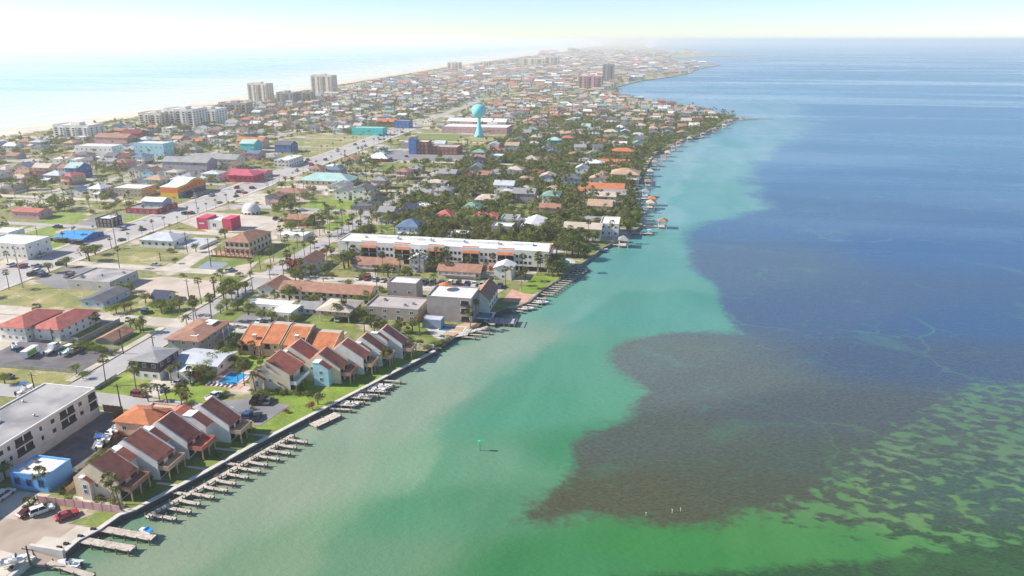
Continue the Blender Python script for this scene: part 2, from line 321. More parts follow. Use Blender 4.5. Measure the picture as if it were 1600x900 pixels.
grass = idw([(850,790,(88,92,70)),(1000,780,(90,94,72)),(1180,760,(86,94,76)),(1000,560,(108,122,116)),(1100,600,(104,116,112)),(1040,680,(90,100,90)),(1250,640,(88,98,100)),(1300,730,(84,98,86)),(1150,420,(88,114,140)),(1300,480,(78,104,138)),(1450,560,(74,96,124)),(1550,500,(64,100,142)),(1500,380,(60,106,156)),(1250,340,(74,116,158)),(1550,760,(76,100,88)),(1400,880,(64,94,62)),(1100,895,(56,96,60)),(1450,280,(74,126,170)),(1300,240,(86,140,178)),(1500,180,(86,142,182)),(1300,140,(92,148,184)),(1500,100,(108,160,192)),(1300,90,(112,164,192))])  # far points paler and bluer, with sky reflection and haze in the colour
lm = bpy.data.meshes.new('lagoon')
idx = np.arange(nx*ny).reshape(ny, nx)
quads = np.stack([idx[:-1,:-1].ravel(), idx[:-1,1:].ravel(), idx[1:,1:].ravel(), idx[1:,:-1].ravel()], 1)
lm.vertices.add(nx*ny); lm.vertices.foreach_set('co', np.column_stack([pts, np.zeros(nx*ny)]).ravel())
lm.loops.add(quads.size); lm.loops.foreach_set('vertex_index', quads.ravel().astype(np.int32)); lm.polygons.add(len(quads))
lm.polygons.foreach_set('loop_start', np.arange(0, quads.size, 4, dtype=np.int32)); lm.update(calc_edges=True)
for nm, arr in (('bare', bare), ('weed', grass)):
    at = lm.attributes.new(nm, 'FLOAT_COLOR', 'POINT'); at.data.foreach_set('color', np.column_stack([arr, np.ones(len(arr))]).ravel().astype(np.float32))
for nm, arr in (('bed', g), ('speck', speck), ('silt', d4)):
    at = lm.attributes.new(nm, 'FLOAT', 'POINT'); at.data.foreach_set('value', arr.astype(np.float32))
def water_material(name, lagoon):
    m, t, b = nodes_of(name); N = t.nodes.new; L = t.links.new
    geo = N('ShaderNodeNewGeometry')
    def noise(sc, det=5, dist=0.0, stretch=None, seed=0):
        n = N('ShaderNodeTexNoise'); n.inputs['Scale'].default_value = sc; n.inputs['Detail'].default_value = det; n.inputs['Distortion'].default_value = dist
        mp = N('ShaderNodeMapping'); L(geo.outputs['Position'], mp.inputs['Vector']); mp.inputs['Location'].default_value = (seed, seed*1.7, 0)
        if stretch: mp.inputs['Scale'].default_value = stretch[:3]; mp.inputs['Rotation'].default_value = (0, 0, stretch[3])
        L(mp.outputs[0], n.inputs['Vector']); return n
    def math_(op, a, b2=None, c=None):
        x = N('ShaderNodeMath'); x.operation = op
        for i, k in enumerate((a, b2, c)):
            if k is None: continue
            if isinstance(k, (int, float)): x.inputs[i].default_value = k
            else: L(k, x.inputs[i])
        return x.outputs[0]
    def sm(x, a, b2):
        r = N('ShaderNodeMapRange'); r.interpolation_type = 'SMOOTHSTEP'; r.inputs[1].default_value = a; r.inputs[2].default_value = b2; L(x, r.inputs[0]); return r.outputs[0]
    def mix(f, a, b2, blend='MIX'):
        x = N('ShaderNodeMix'); x.data_type = 'RGBA'; x.blend_type = blend
        if isinstance(f, float): x.inputs['Factor'].default_value = f
        else: L(f, x.inputs['Factor'])
        for i, k in (('A', a), ('B', b2)):
            if isinstance(k, tuple): x.inputs[i].default_value = (*k, 1)
            else: L(k, x.inputs[i])
        return x.outputs['Result']
    def attr(n): a = N('ShaderNodeAttribute'); a.attribute_name = n; return a
    if lagoon:
        bare_, weed_, bed, spk = attr('bare').outputs['Color'], attr('weed').outputs['Color'], attr('bed').outputs['Fac'], attr('speck').outputs['Fac']
        n1 = noise(.02, 7, .4); n2 = noise(.24, 8, .35, (.9, 1.45, 1, .5)); n3 = noise(.75, 4, .4)
        e = math_('MULTIPLY_ADD', math_('SUBTRACT', n1.outputs[0], .5), 1.1, bed)
        amp = math_('MULTIPLY_ADD', spk, 2.6, .55)
        e = math_('MULTIPLY_ADD', math_('SUBTRACT', n2.outputs[0], .5), amp, e)
        e = math_('MULTIPLY_ADD', math_('SUBTRACT', n3.outputs[0], .5), .35, e)
        dense = sm(e, -.17, .22)
        # bald patches and scour lines inside the meadow
        nb = noise(.028, 5, .7, (1, 1.6, 1, .4), 40); bald = math_('MULTIPLY', sm(nb.outputs[0], .60, .72), .28)
        vr = N('ShaderNodeTexVoronoi'); vr.feature = 'DISTANCE_TO_EDGE'; vr.inputs['Scale'].default_value = .016
        nd = noise(.03, 4, 0, None, 9); vm = N('ShaderNodeVectorMath'); vm.operation = 'MULTIPLY_ADD'; vm.inputs[1].default_value = (60, 60, 0); L(nd.outputs['Color'], vm.inputs[0]); L(geo.outputs['Position'], vm.inputs[2]); L(vm.outputs[0], vr.inputs['Vector'])
        scar = math_('MULTIPLY', math_('SUBTRACT', 1.0, sm(vr.outputs[0], .003, .011)), math_('MULTIPLY', sm(noise(.02, 3, 0, None, 77).outputs[0], .46, .58), .34))
        vq = N('ShaderNodeTexVoronoi'); vq.feature = 'DISTANCE_TO_EDGE'; vq.inputs['Scale'].default_value = .037; L(vm.outputs[0], vq.inputs['Vector'])
        scar = math_('MAXIMUM', scar, math_('MULTIPLY', math_('SUBTRACT', 1.0, sm(vq.outputs[0], .006, .022)), math_('MULTIPLY', sm(noise(.035, 3, 0, None, 31).outputs[0], .50, .62), .24)))
        fl = noise(.32, 6, 1.6, (.5, 1.6, 1, .3), 60); fleck = math_('MULTIPLY', sm(fl.outputs[0], .56, .72), .22); scar = math_('MAXIMUM', scar, fleck)
        dense = math_('MULTIPLY', dense, math_('SUBTRACT', 1.0, math_('MAXIMUM', bald, scar)))
        tex = noise(.9, 5, .5, (1, 2.2, 1, .3), 5)
        wd = mix(sm(tex.outputs[0], .3, .7), mix(1.0, weed_, (.74,.74,.74), 'MULTIPLY'), mix(1.0, weed_, (1.16,1.14,1.1), 'MULTIPLY'))
        pl = noise(.012, 6, 1.2, (1, .35, 1, -.45), 21)
        p2_ = noise(.05, 6, 1.5, (1.0, .3, 1, -.4), 50)
        br = mix(sm(pl.outputs[0], .38, .62), mix(1.0, bare_, (.80,.92,.90), 'MULTIPLY'), mix(1.0, bare_, (1.13,1.05,1.05), 'MULTIPLY'))
        br = mix(sm(p2_.outputs[0], .3, .7), mix(1.0, br, (.90,.95,.94), 'MULTIPLY'), mix(1.0, br, (1.07,1.04,1.05), 'MULTIPLY'))
        ps = math_('MULTIPLY_ADD', math_('SUBTRACT', noise(.018, 6, 1.0, None, 14).outputs[0], .5), 46.0, attr('silt').outputs['Fac'])
        out_ = math_('MULTIPLY', math_('SUBTRACT', 1.0, sm(ps, -2.5, 3.5)), sm(ps, -42, -2))
        br = mix(out_, br, mix(1.0, br, (.74,.93,.90), 'MULTIPLY')); br = mix(math_('MULTIPLY', sm(ps, -1, 5), math_('SUBTRACT', 1.0, sm(ps, 5, 30))), br, mix(1.0, br, (1.10,1.05,1.05), 'MULTIPLY'))
        col = mix(dense, br, wd)
        col = mix(1.0, col, (.76,.735,.735), 'MULTIPLY')
    else:
        sep = N('ShaderNodeSeparateXYZ'); L(geo.outputs['Position'], sep.inputs[0])
        # distance from the waterline; bars of foam break parallel to the beach
        off = math_('MULTIPLY_ADD', sep.outputs[1], .042, 690 + 28)
        dist = math_('MULTIPLY', math_('ADD', sep.outputs[0], off), -1.0)
        sea = mix(sm(dist, 0, 700), (.66,.68,.62), (.27,.52,.58))  # turbid surf tint, made paler so the colour carries the sea glare
        nw = noise(.02, 4, .5, (1, .25, 1, .03)); nf = noise(.12, 5, .8, (1, .35, 1, .03), 8)
        dd = math_('MULTIPLY_ADD', nw.outputs[0], 60, dist)
        s1 = math_('SINE', math_('MULTIPLY', dd, .105))
        foam = math_('MULTIPLY', math_('MULTIPLY', sm(s1, .35, .95), sm(nf.outputs[0], .40, .60)), math_('SUBTRACT', 1.0, sm(dist, 120, 330)))
        col = mix(foam, sea, (.85,.86,.85))
    L(col, b.inputs['Base Color'])
    slick = noise(.004, 5, .8, (.25, 1.6, 1, -.18), 3)
    rr = N('ShaderNodeMapRange'); rr.inputs[1].default_value = .42; rr.inputs[2].default_value = .62; rr.inputs[3].default_value = .32; rr.inputs[4].default_value = .15; L(slick.outputs[0], rr.inputs[0]); L(rr.outputs[0], b.inputs['Roughness'])
    b.inputs['IOR'].default_value = 1.33; b.inputs['Specular IOR Level'].default_value = .5
    wv = noise(.55, 4, .2, (1, 1.6, 1, .6), 2); w2 = noise(1.9, 3, .1, (1, 1.5, 1, .5), 4)
    h = math_('MULTIPLY_ADD', w2.outputs[0], .35, wv.outputs[0])
    bp = N('ShaderNodeBump'); bp.inputs['Strength'].default_value = .38; bp.inputs['Distance'].default_value = .4; L(h, bp.inputs['Height']); L(bp.outputs[0], b.inputs['Normal'])
water_material('lagoon_water', True); water_material('gulf_water', False)
lm.materials.append(MT('lagoon_water')); tag(put('lagoon', lm), kind='structure')
xs = sorted([-30000,-20000,-12000,-7000,-4500,-3000,-2200,-1600,-1200,-950,-800,-700,-600,-450,-150.05]); ys = [-2000,-500,0,300,600,1000,1500,2300,3500,5500,9000,15000,22000,30000]
mb = MB()
for i in range(len(xs)-1):
    for j in range(len(ys)-1): mb.poly([(xs[i],ys[j],0),(xs[i+1],ys[j],0),(xs[i+1],ys[j+1],0),(xs[i],ys[j+1],0)])
tag(mb.build('gulf', 'gulf_water'), kind='structure')

# ------------------------------------------------------------------ roads, verges, lots
BLVD = [(-276,150),(-278,300),(-281,440),(-285,560),(-291,850),(-303,1300),(-330,2000),(-400,2900)]
strip('boulevard', BLVD[:5], -11, 11, GZ + .100, 'road_grey'); strip('boulevard', BLVD[4:6], -6, 6, GZ + .096, 'road_grey')
for s in (-1, 1):
    strip('pavement', BLVD[:5], s*12.4 - 1.4, s*12.4 + 1.4, GZ + .20, 'paving', GZ)
for o_ in (-3.6, 3.6): strip('lane_line', BLVD[:6], o_ - .12, o_ + .12, GZ + .106, 'line_yellow')
mb = MB()
for o_ in (-7.2, 7.2):
    for u in range(160, 800, 9):
        k = max(i for i in range(len(BLVD)) if BLVD[i][1] <= u); a, c = BLVD[k], BLVD[k+1]; v = a[0] + (c[0]-a[0]) * (u-a[1]) / (c[1]-a[1]) + o_
        mb.poly([(v-.1,u,GZ+.106),(v+.1,u,GZ+.106),(v+.1,u+3,GZ+.106),(v-.1,u+3,GZ+.106)])
tag(mb.build('lane_dash', 'line_white'), kind='structure')
STREET = [(-165,60),(-165,560)]
strip('street', STREET, -4.6, 4.6, GZ + .104, 'road_grey'); strip('pavement', [(-171.5,172),(-171.5,217)], -1.3, 1.3, GZ + .21, 'paving', GZ); strip('pavement', [(-171.5,228),(-171.5,278)], -1, 1, GZ + .21, 'paving', GZ)
strip('kerb', [(-160.2,170),(-160.2,217)], -.2, .2, GZ + .22, 'kerb', GZ); strip('kerb', [(-169.8,60),(-169.8,160)], -.2, .2, GZ + .22, 'kerb', GZ)
CROSS = [163.5, 222, 281, 343, 408, 472, 535, 600, 664, 728, 792, 856, 920, 984, 1048, 1112, 1180, 1250, 1320, 1400, 1500]
strip('cross_street', [(-264,163.5),(-113,163.5)], -3.6, 3.6, GZ + .112, 'road_grey')
strip('cross_street', [(-264,222),(-104,222)], -4, 4, GZ + .112, 'paving')
strip('cross_street', [(-264,281),(-66,281)], -3.4, 3.4, GZ + .112, 'paving')
for i, u in enumerate(CROSS[3:]):
    sh = min([p[0] for p in SHORE if abs(p[1]-u) < 80] or [-60]) - 22
    strip('cross_street', [(-262,u),(sh,u)], -3, 3, GZ + .112, 'road_grey' if i % 2 else 'paving')
for i, u in enumerate(CROSS[1:]):
    strip('cross_street', [(-650,u),(-302,u)], -3, 3, GZ + .112, 'road_grey' if i % 3 else 'paving')
for v in (-395, -515, -625): strip('back_street', [(v,150),(v-14,1500)], -3.2, 3.2, GZ + .118, 'road_grey')
strip('back_street', [(-110,600),(-80,1000)], -2.6, 2.6, GZ + .118, 'road_grey')
strip('beach_road', [(-640,-100),(-648,1200),(-700,2800)], -3, 3, GZ + .122, 'road_grey')
def keep(v0, v1, u0, u1): OCC.append((v0, v1, u0, u1))
for u in CROSS[3:]: keep(-264, -22, u-3.6, u+3.6); keep(-650, -302, u-3.6, u+3.6)
keep(-305,-264,100,850); keep(-308,-287,850,1300); keep(-170,-160,100,560)
for v in (-395,-515,-625): keep(v-12, v+4, 150, 1500)
keep(-264,-105,159,168)
# ground cover near the camera
_pxs, _rect = pxs, rect
def open_lot(o):
    c = np.array([v.co[:2] for v in o.data.vertices]); (a, b_), (c_, d) = c.min(0), c.max(0); OCC.append((a+1.5, c_-1.5, b_+1.5, d-1.5)); return o
def pxs(*a): return open_lot(_pxs(*a))
def rect(*a): return open_lot(_rect(*a))
rect('lawn', -264, -171.5, 226.5, 252, 'grass_dry', 1); rect('lawn', -193, -173, 226, 277, 'grass', 2); rect('lawn', -162, -158, 226, 276, 'grass', 1)
pxs('dirt_lot', [(205,437),(258,432),(345,440),(340,462),(285,470),(215,462)], 'sandlot', 2)
pxs('parking_lot', [(52,440),(108,418),(215,420),(205,452),(95,452)], 'asphalt', 2)
pxs('lawn', [(135,412),(180,393),(290,396),(245,423)], 'grass_dry', 3)
pxs('driveway', [(255,424),(298,396),(325,399),(285,425)], 'paving', 4)
pxs('lawn', [(290,424),(325,401),(420,403),(380,427)], 'grass', 2)
pxs('pond', [(305,421),(325,408),(358,411),(345,422)], 'pond', 5)
pxs('dirt_lot', [(340,428),(372,415),(405,408),(380,432)], 'sandlot', 4)
pxs('lawn', [(383,402),(400,390),(445,378),(486,380),(440,404)], 'grass', 3)
pxs('parking_lot', [(300,396),(330,385),(338,399),(322,399)], 'paving', 2)
pxs('lawn', [(0,388),(30,366),(85,352),(84,362),(120,380),(92,400),(60,398)], 'grass_bright', 2)
pxs('lawn', [(20,362),(95,332),(138,336),(120,345),(60,353)], 'grass_bright', 2); pxs('lawn', [(190,352),(195,336),(245,337),(232,347)], 'grass_bright', 2)
pxs('parking_lot', [(120,352),(150,337),(196,334),(275,330),(240,350),(190,357)], 'asphalt', 1); pxs('parking_lot', [(0,425),(0,408),(60,404),(130,393),(95,412)], 'paving', 1)
pxs('parking_lot', [(275,345),(315,330),(440,340),(425,360),(330,364)], 'paving', 1); pxs('parking_lot', [(338,314),(362,300),(420,303),(415,318)], 'paving', 1); pxs('parking_lot', [(455,296),(470,288),(560,290),(556,297)], 'paving', 1)
pxs('parking_lot', [(290,316),(350,290),(400,285),(430,290),(345,318)], 'asphalt', 1)
pxs('lawn', [(475,326),(485,312),(560,312),(548,328)], 'grass_bright', 2); pxs('lawn', [(500,357),(540,335),(560,336),(522,362)], 'grass_bright', 2); pxs('lawn', [(555,365),(575,350),(620,352),(617,370)], 'grass', 2)
pxs('lawn', [(472,236),(478,210),(590,212),(560,228),(500,244)], 'grass_dry', 2); pxs('lawn', [(612,228),(640,214),(700,206),(738,211),(700,222)], 'grass', 2); pxs('lawn', [(585,268),(600,255),(630,254),(628,268)], 'grass', 2); pxs('lawn', [(700,222),(750,210),(790,215),(760,228)], 'grass_dry', 3)
pxs('lawn', [(770,268),(785,258),(800,258),(798,270)], 'grass', 2); pxs('lawn', [(470,243),(440,240),(465,232),(480,238)], 'grass', 2); pxs('parking_lot', [(575,250),(620,232),(640,240),(730,244),(700,252)], 'asphalt', 2)
# boat yard and its verge
sheet('boat_yard', [(-212,178),(-173.5,178),(-173.5,198),(-212,197)], 'asphalt_dark', 2)
rect('lawn', -215, -173.5, 169, 178, 'grass_dry', 1); rect('lawn', -187, -172.8, 198, 217.5, 'grass', 1); rect('parking_lot', -240, -205, 176, 217, 'paving', 1)
rect('lawn', -160, -121, 167.6, 181, 'grass_bright', 2); rect('lawn', -160, -136, 181, 218, 'grass', 1); rect('driveway', -147, -138, 168, 196, 'paving', 3); rect('lawn', -160, -104, 226.2, 250, 'grass', 1); rect('parking_lot', -150, -128, 226.4, 236, 'asphalt', 2)
rect('lawn', -136, -100, 181, 218, 'grass_bright', 1)
sheet('parking_lot', [(-114,158.6),(-100.5,158.6),(-98,171),(-111.5,173),(-121,168)], 'asphalt', 5); rect('parking_lot', -121, -110, 159.6, 168, 'asphalt', 4)
sheet('lawn', [(-111,173.4),(-97.5,171.5),(-100.3,158),(-114,157.5),(-103,135),(-98,149),(-90.2,167.4),(-70,215),(-100,214),(-110,190)], 'grass_bright', 3)
sheet('lawn', [(-112,119.5),(-109,119),(-102.6,135.4),(-97.9,149),(-94,158),(-104,156),(-110,138),(-113,124)], 'grass', 4)
rect('boat_yard', -146.5, -127, 126, 157, 'gravel', 2); rect('boat_yard', -170, -147, 60, 158, 'paving', 1)
sheet('parking_pad', [(-143,110),(-131.5,111),(-131.5,120.5),(-143,120)], 'paving', 3); sheet('dirt_lane', [(-150,100),(-120,101.5),(-121.5,107),(-117.5,107.4),(-117.2,111.6),(-112,112.4),(-112,116),(-128,116.5),(-131,111.2),(-150,110)], 'dirt', 1)
sheet('concrete_pad', [(-121,104.2),(-113.3,103.9),(-113.3,107.6),(-111.6,111.7),(-117.1,111.7),(-117.5,107.5),(-121.2,107.2)], 'paving', 4); sheet('concrete_pad', [(-150,92),(-119,92),(-119,101),(-135,102.5),(-150,102)], 'paving', 3)
sheet('lawn', [(-119.5,111.9),(-111.6,112.3),(-110.8,116.7),(-116,116.9)], 'grass', 3)
sheet('side_path', [(-127,117.2),(-110,117.6),(-109.3,119),(-113,121),(-126.5,121)], 'paving', 2)
for a, c in (((-110.5,129.2),(-104.8,129.2)),((-107.8,136.8),(-101.6,136.8)),((-106,145.8),(-98.6,145.8)),((-103,154),(-95.3,154))):
    rect('garden_path', a[0], c[0], a[1]-.45, a[1]+.45, 'paving', 6)
# lagoon seawall
SW = SHORE[4:13]
strip('seawall', SW, -.9, .25, GZ + .28, 'seawall_cap', -1.2)
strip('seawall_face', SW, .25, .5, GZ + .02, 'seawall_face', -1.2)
strip('seawall', [SHORE[3], SHORE[4]], -.3, .35, GZ + .9, 'seawall_cap', -1.2)
tag(MB().prism([(-121.2,GZ+.02),(-121.2,GZ-.6),(-111.6,-.9),(-111.6,-.3)], 'y', 100.2, 103.0).build('boat_ramp', 'dirt'), kind='structure')
strip('seawall', SHORE[0:3], -.2, .6, GZ + .1, 'seawall_cap', -1.2)
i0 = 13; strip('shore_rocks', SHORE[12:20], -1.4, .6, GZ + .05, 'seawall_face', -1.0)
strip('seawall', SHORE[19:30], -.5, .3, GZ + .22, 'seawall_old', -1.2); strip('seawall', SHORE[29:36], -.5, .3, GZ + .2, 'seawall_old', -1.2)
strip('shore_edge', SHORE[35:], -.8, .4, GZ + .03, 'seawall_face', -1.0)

# ------------------------------------------------------------------ building kit
def win_mesh(name, fm='frame', pm='glass', mull=True):
    b = MB(); f = .09
    b.box(-.5,.5,-.05,.06,-.5,-.5+f); b.box(-.5,.5,-.05,.06,.5-f,.5); b.box(-.5,-.5+f,-.05,.06,-.5+f,.5-f); b.box(.5-f,.5,-.05,.06,-.5+f,.5-f)
    b.poly([(-.5+f,-.01,-.5+f),(.5-f,-.01,-.5+f),(.5-f,-.01,.5-f),(-.5+f,-.01,.5-f)], 1)
    if mull: b.box(-.03,.03,-.035,.0,-.5+f,.5-f)
    return b.mesh(name, [fm, pm])
WIN = win_mesh('window'); WIND = win_mesh('window', 'rail_dark'); VOID = None
def painted_recess_mesh():
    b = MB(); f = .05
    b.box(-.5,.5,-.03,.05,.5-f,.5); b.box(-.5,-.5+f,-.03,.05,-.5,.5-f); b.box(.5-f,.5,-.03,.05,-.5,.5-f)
    b.poly([(-.5+f,-.004,-.5),(.5-f,-.004,-.5),(.5-f,-.004,.5-f),(-.5+f,-.004,.5-f)], 1)  # flat near-black face painted as the shade inside the balcony
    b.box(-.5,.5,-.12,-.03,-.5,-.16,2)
    return b.mesh('balcony', ['white', 'recess_shade', 'rail_dark'])
BALC = painted_recess_mesh()
def door_mesh():
    b = MB(); b.box(-.5,.5,-.05,.05,-.5,.5); b.box(-.38,.38,-.065,-.05,-.38,.42,1); b.box(.3,.38,-.1,-.065,-.05,.0,2); return b.mesh('door', ['frame', 'shadebrown', 'steel'])
DOOR = door_mesh()
def on_face(root, name, me, side, w, d, a, z, ww, hh):
    """hang a unit-sized piece on side S (towards -Y), E (+X), N or W at distance a along it"""
    loc, rz = {'S': ((-w/2 + a, -d/2, z), 0), 'E': ((w/2, -d/2 + a, z), math.pi/2), 'N': ((w/2 - a, d/2, z), math.pi), 'W': ((-w/2, d/2 - a, z), -math.pi/2)}[side]
    return put(name, me, root, loc, rz, (ww, 1, hh))
def windows(root, w, d, h, floors, nS, nE, me=None, ww=1.3, hh=1.3, name='window', z0=0.0, nW=0, nN=0):
    fh = (h - z0) / floors
    for k in range(floors):
        zc = z0 + fh * (k + .55)
        for side, n, ln in (('S', nS, w), ('E', nE, d), ('W', nW, d), ('N', nN, w)):
            for i in range(n): on_face(root, name, me or WIN, side, w, d, ln * (i + .5) / n, zc, min(ww, ln / n * .7), min(hh, fh * .6))
def roof(root, kind, w, d, h, rh, matn, wallm, ov=.5, name='roof'):
    x, y = w/2 + ov, d/2 + ov; t = .16; b = MB()
    if kind == 'hip':
        e = [(-x,-y),(x,-y),(x,y),(-x,y)]; z0, z1 = h - .1, h + t - .1
        if w >= d: r0, r1 = (-x + y, 0), (x - y, 0)
        else: r0, r1 = (0, -y + x), (0, y - x)
        if abs(r0[0]-r1[0]) + abs(r0[1]-r1[1]) < .3: r0, r1 = (r0[0]-.2, r0[1]), (r1[0]+.2, r1[1])
        A = [(*p, z0) for p in e]; T = [(*p, z1) for p in e]; R0, R1 = (*r0, z1 + rh), (*r1, z1 + rh)
        b.poly(A[::-1])
        for i in range(4): b.poly([A[i], A[(i+1)%4], T[(i+1)%4], T[i]])
        if w >= d: b.poly([T[0],T[1],R1,R0]); b.poly([T[2],T[3],R0,R1]); b.poly([T[1],T[2],R1]); b.poly([T[3],T[0],R0])
        else: b.poly([T[0],T[1],R0]); b.poly([T[2],T[3],R1]); b.poly([T[1],T[2],R1,R0]); b.poly([T[3],T[0],R0,R1])
    elif kind == 'gx':   # ridge along X
        s = rh / (d/2); z0 = h - ov * s
        b.prism([(-y, z0), (0, h + rh), (y, z0), (y, z0 + t), (0, h + rh + t * 1.1), (-y, z0 + t)], 'x', -x, x)
    elif kind == 'gy':
        s = rh / (w/2); z0 = h - ov * s
        b.prism([(-x, z0), (0, h + rh), (x, z0), (x, z0 + t), (0, h + rh + t * 1.1), (-x, z0 + t)], 'y', -y, y)
    elif kind == 'shedS':
        b.prism([(-y, h - .1), (y, h + rh), (y, h + rh + t), (-y, h - .1 + t)], 'x', -x, x)
    elif kind == 'flat':
        b.box(-w/2 + .3, w/2 - .3, -d/2 + .3, d/2 - .3, h - .25, h + .05)
    return b.build(name, matn, root)
def body(root, kind, w, d, h, rh, wm, name='wall'):
    b = MB(); x, y = w/2, d/2
    if kind == 'gx': b.prism([(-y,0),(y,0),(y,h),(0,h+rh-.02),(-y,h)], 'x', -x, x)
    elif kind == 'gy': b.prism([(-x,0),(x,0),(x,h),(0,h+rh-.02),(-x,h)], 'y', -y, y)
    elif kind == 'shedS': b.prism([(-y,0),(y,0),(y,h+rh-.05),(-y,h-.12)], 'x', -x, x)
    else: b.box(-x, x, -y, y, 0, h)
    o = b.build(name, wm, root)
    return o
def parapet(root, w, d, h, wm, ph=.55, t=.3):
    b = MB(); x, y = w/2 + .02, d/2 + .02
    b.box(-x, x, -y, -y+t, h, h+ph); b.box(-x, x, y-t, y, h, h+ph); b.box(-x, -x+t, -y+t, y-t, h, h+ph); b.box(x-t, x, -y+t, y-t, h, h+ph)
    return b.build('parapet', wm, root)
def rooftop_units(root, w, d, h, n, sz=1.2):
    r = random.Random(int(w*10 + d*7))
    for _ in range(n):
        x, y = r.uniform(-w/2+1.5, w/2-1.5), r.uniform(-d/2+1.2, d/2-1.2); s = sz * r.uniform(.6, 1.1)
        b = MB().box(-s/2, s/2, -s/2, s/2, 0, s*.6); b.box(-s*.36, s*.36, -s*.36, s*.36, s*.6, s*.68, 1); b.build('roof_unit', ['steel', 'rail_dark'], root, (x, y, h + .05))
BUILT = []; ROOF = [None]
def house(name, label, cat, v0, u0, w, d, h, kind='hip', wm='white', rm='roof_grey', rh=2.2, floors=2, nS=3, nE=2, ref=None, ov=.5, units=0, win=None, chim=False, desc=None, group=None, stilts=False, porch=None, occ=True, rz=0, ph=.55, ww=1.3, hh=1.3):
    cv, cu = v0 + w/2, u0 + d/2
    root = thing(name, cv, cu, label, cat, ref, group, desc=desc, rz=rz)
    if stilts:
        wl = body(root, kind, w, d, h - 2.4, rh, wm); wl.location.z = 2.4
        for ix in (-1, 0, 1):
            for iy in (-1, 1): MB().box(-.18,.18,-.18,.18,0,2.4).build('stilt', 'frame', root, (ix*(w/2-.3), iy*(d/2-.3), 0))
        windows(root, w, d, h, max(1, floors-1), nS, nE, win, z0=2.4, ww=ww, hh=hh)
    else:
        body(root, kind, w, d, h, rh, wm)
        if floors: windows(root, w, d, h, floors, nS, nE, win, ww=ww, hh=hh)
    rf_ = roof(root, kind, w, d, h, rh, rm, wm, ov)
    if kind == 'flat': parapet(root, w, d, h, wm, ph)
    if units: rooftop_units(rf_, w, d, h, units)
    if chim: MB().box(-.4,.4,-.4,.4,h,h+rh+1.0)  .build('chimney', wm, rf_, (w*.2, d*.15, 0))
    if porch:
        pd, pm = porch
        b = MB().box(-w*.42, w*.42, -d/2-pd, -d/2-.02, h*.5, h*.5+.18); bal_ = b.build('balcony', pm, root)
        rb = MB().box(-w*.42, w*.42, -d/2-pd, -d/2-pd+.08, h*.5+.9, h*.5+1.0)
        for i in range(9): rb.box(-w*.42 + w*.84*i/8 - .04, -w*.42 + w*.84*i/8 + .04, -d/2-pd, -d/2-pd+.07, h*.5+.18, h*.5+.9)
        rb.build('railing', 'rail_white', bal_)
        for s_ in (-1, 1): MB().box(-.12,.12,-.12,.12,0,h*.5).build('post', 'frame', root, (s_*w*.4, -d/2-pd+.2, 0))
    BUILT.append((v0-1, v0+w+1, u0-2, u0+d+2)); ROOF[0] = rf_
    if occ: keep(v0 - 1, v0 + w + 1, u0 - 1, u0 + d + 1)
    return root
def BP(name, label, cat, px, d=None, far=None, **k):
    """house surveyed from its near wall: foot left, right edge, eave"""
    xl, yl, xr, yt = px; v, u = G(xl, yl); w_ = right_to(v, u, xr); h = height_at(v, u, yt)
    if far: d = max(4, G(*far)[1] - u)
    return house(name, label, cat, v, u, w_, d, h, **k)

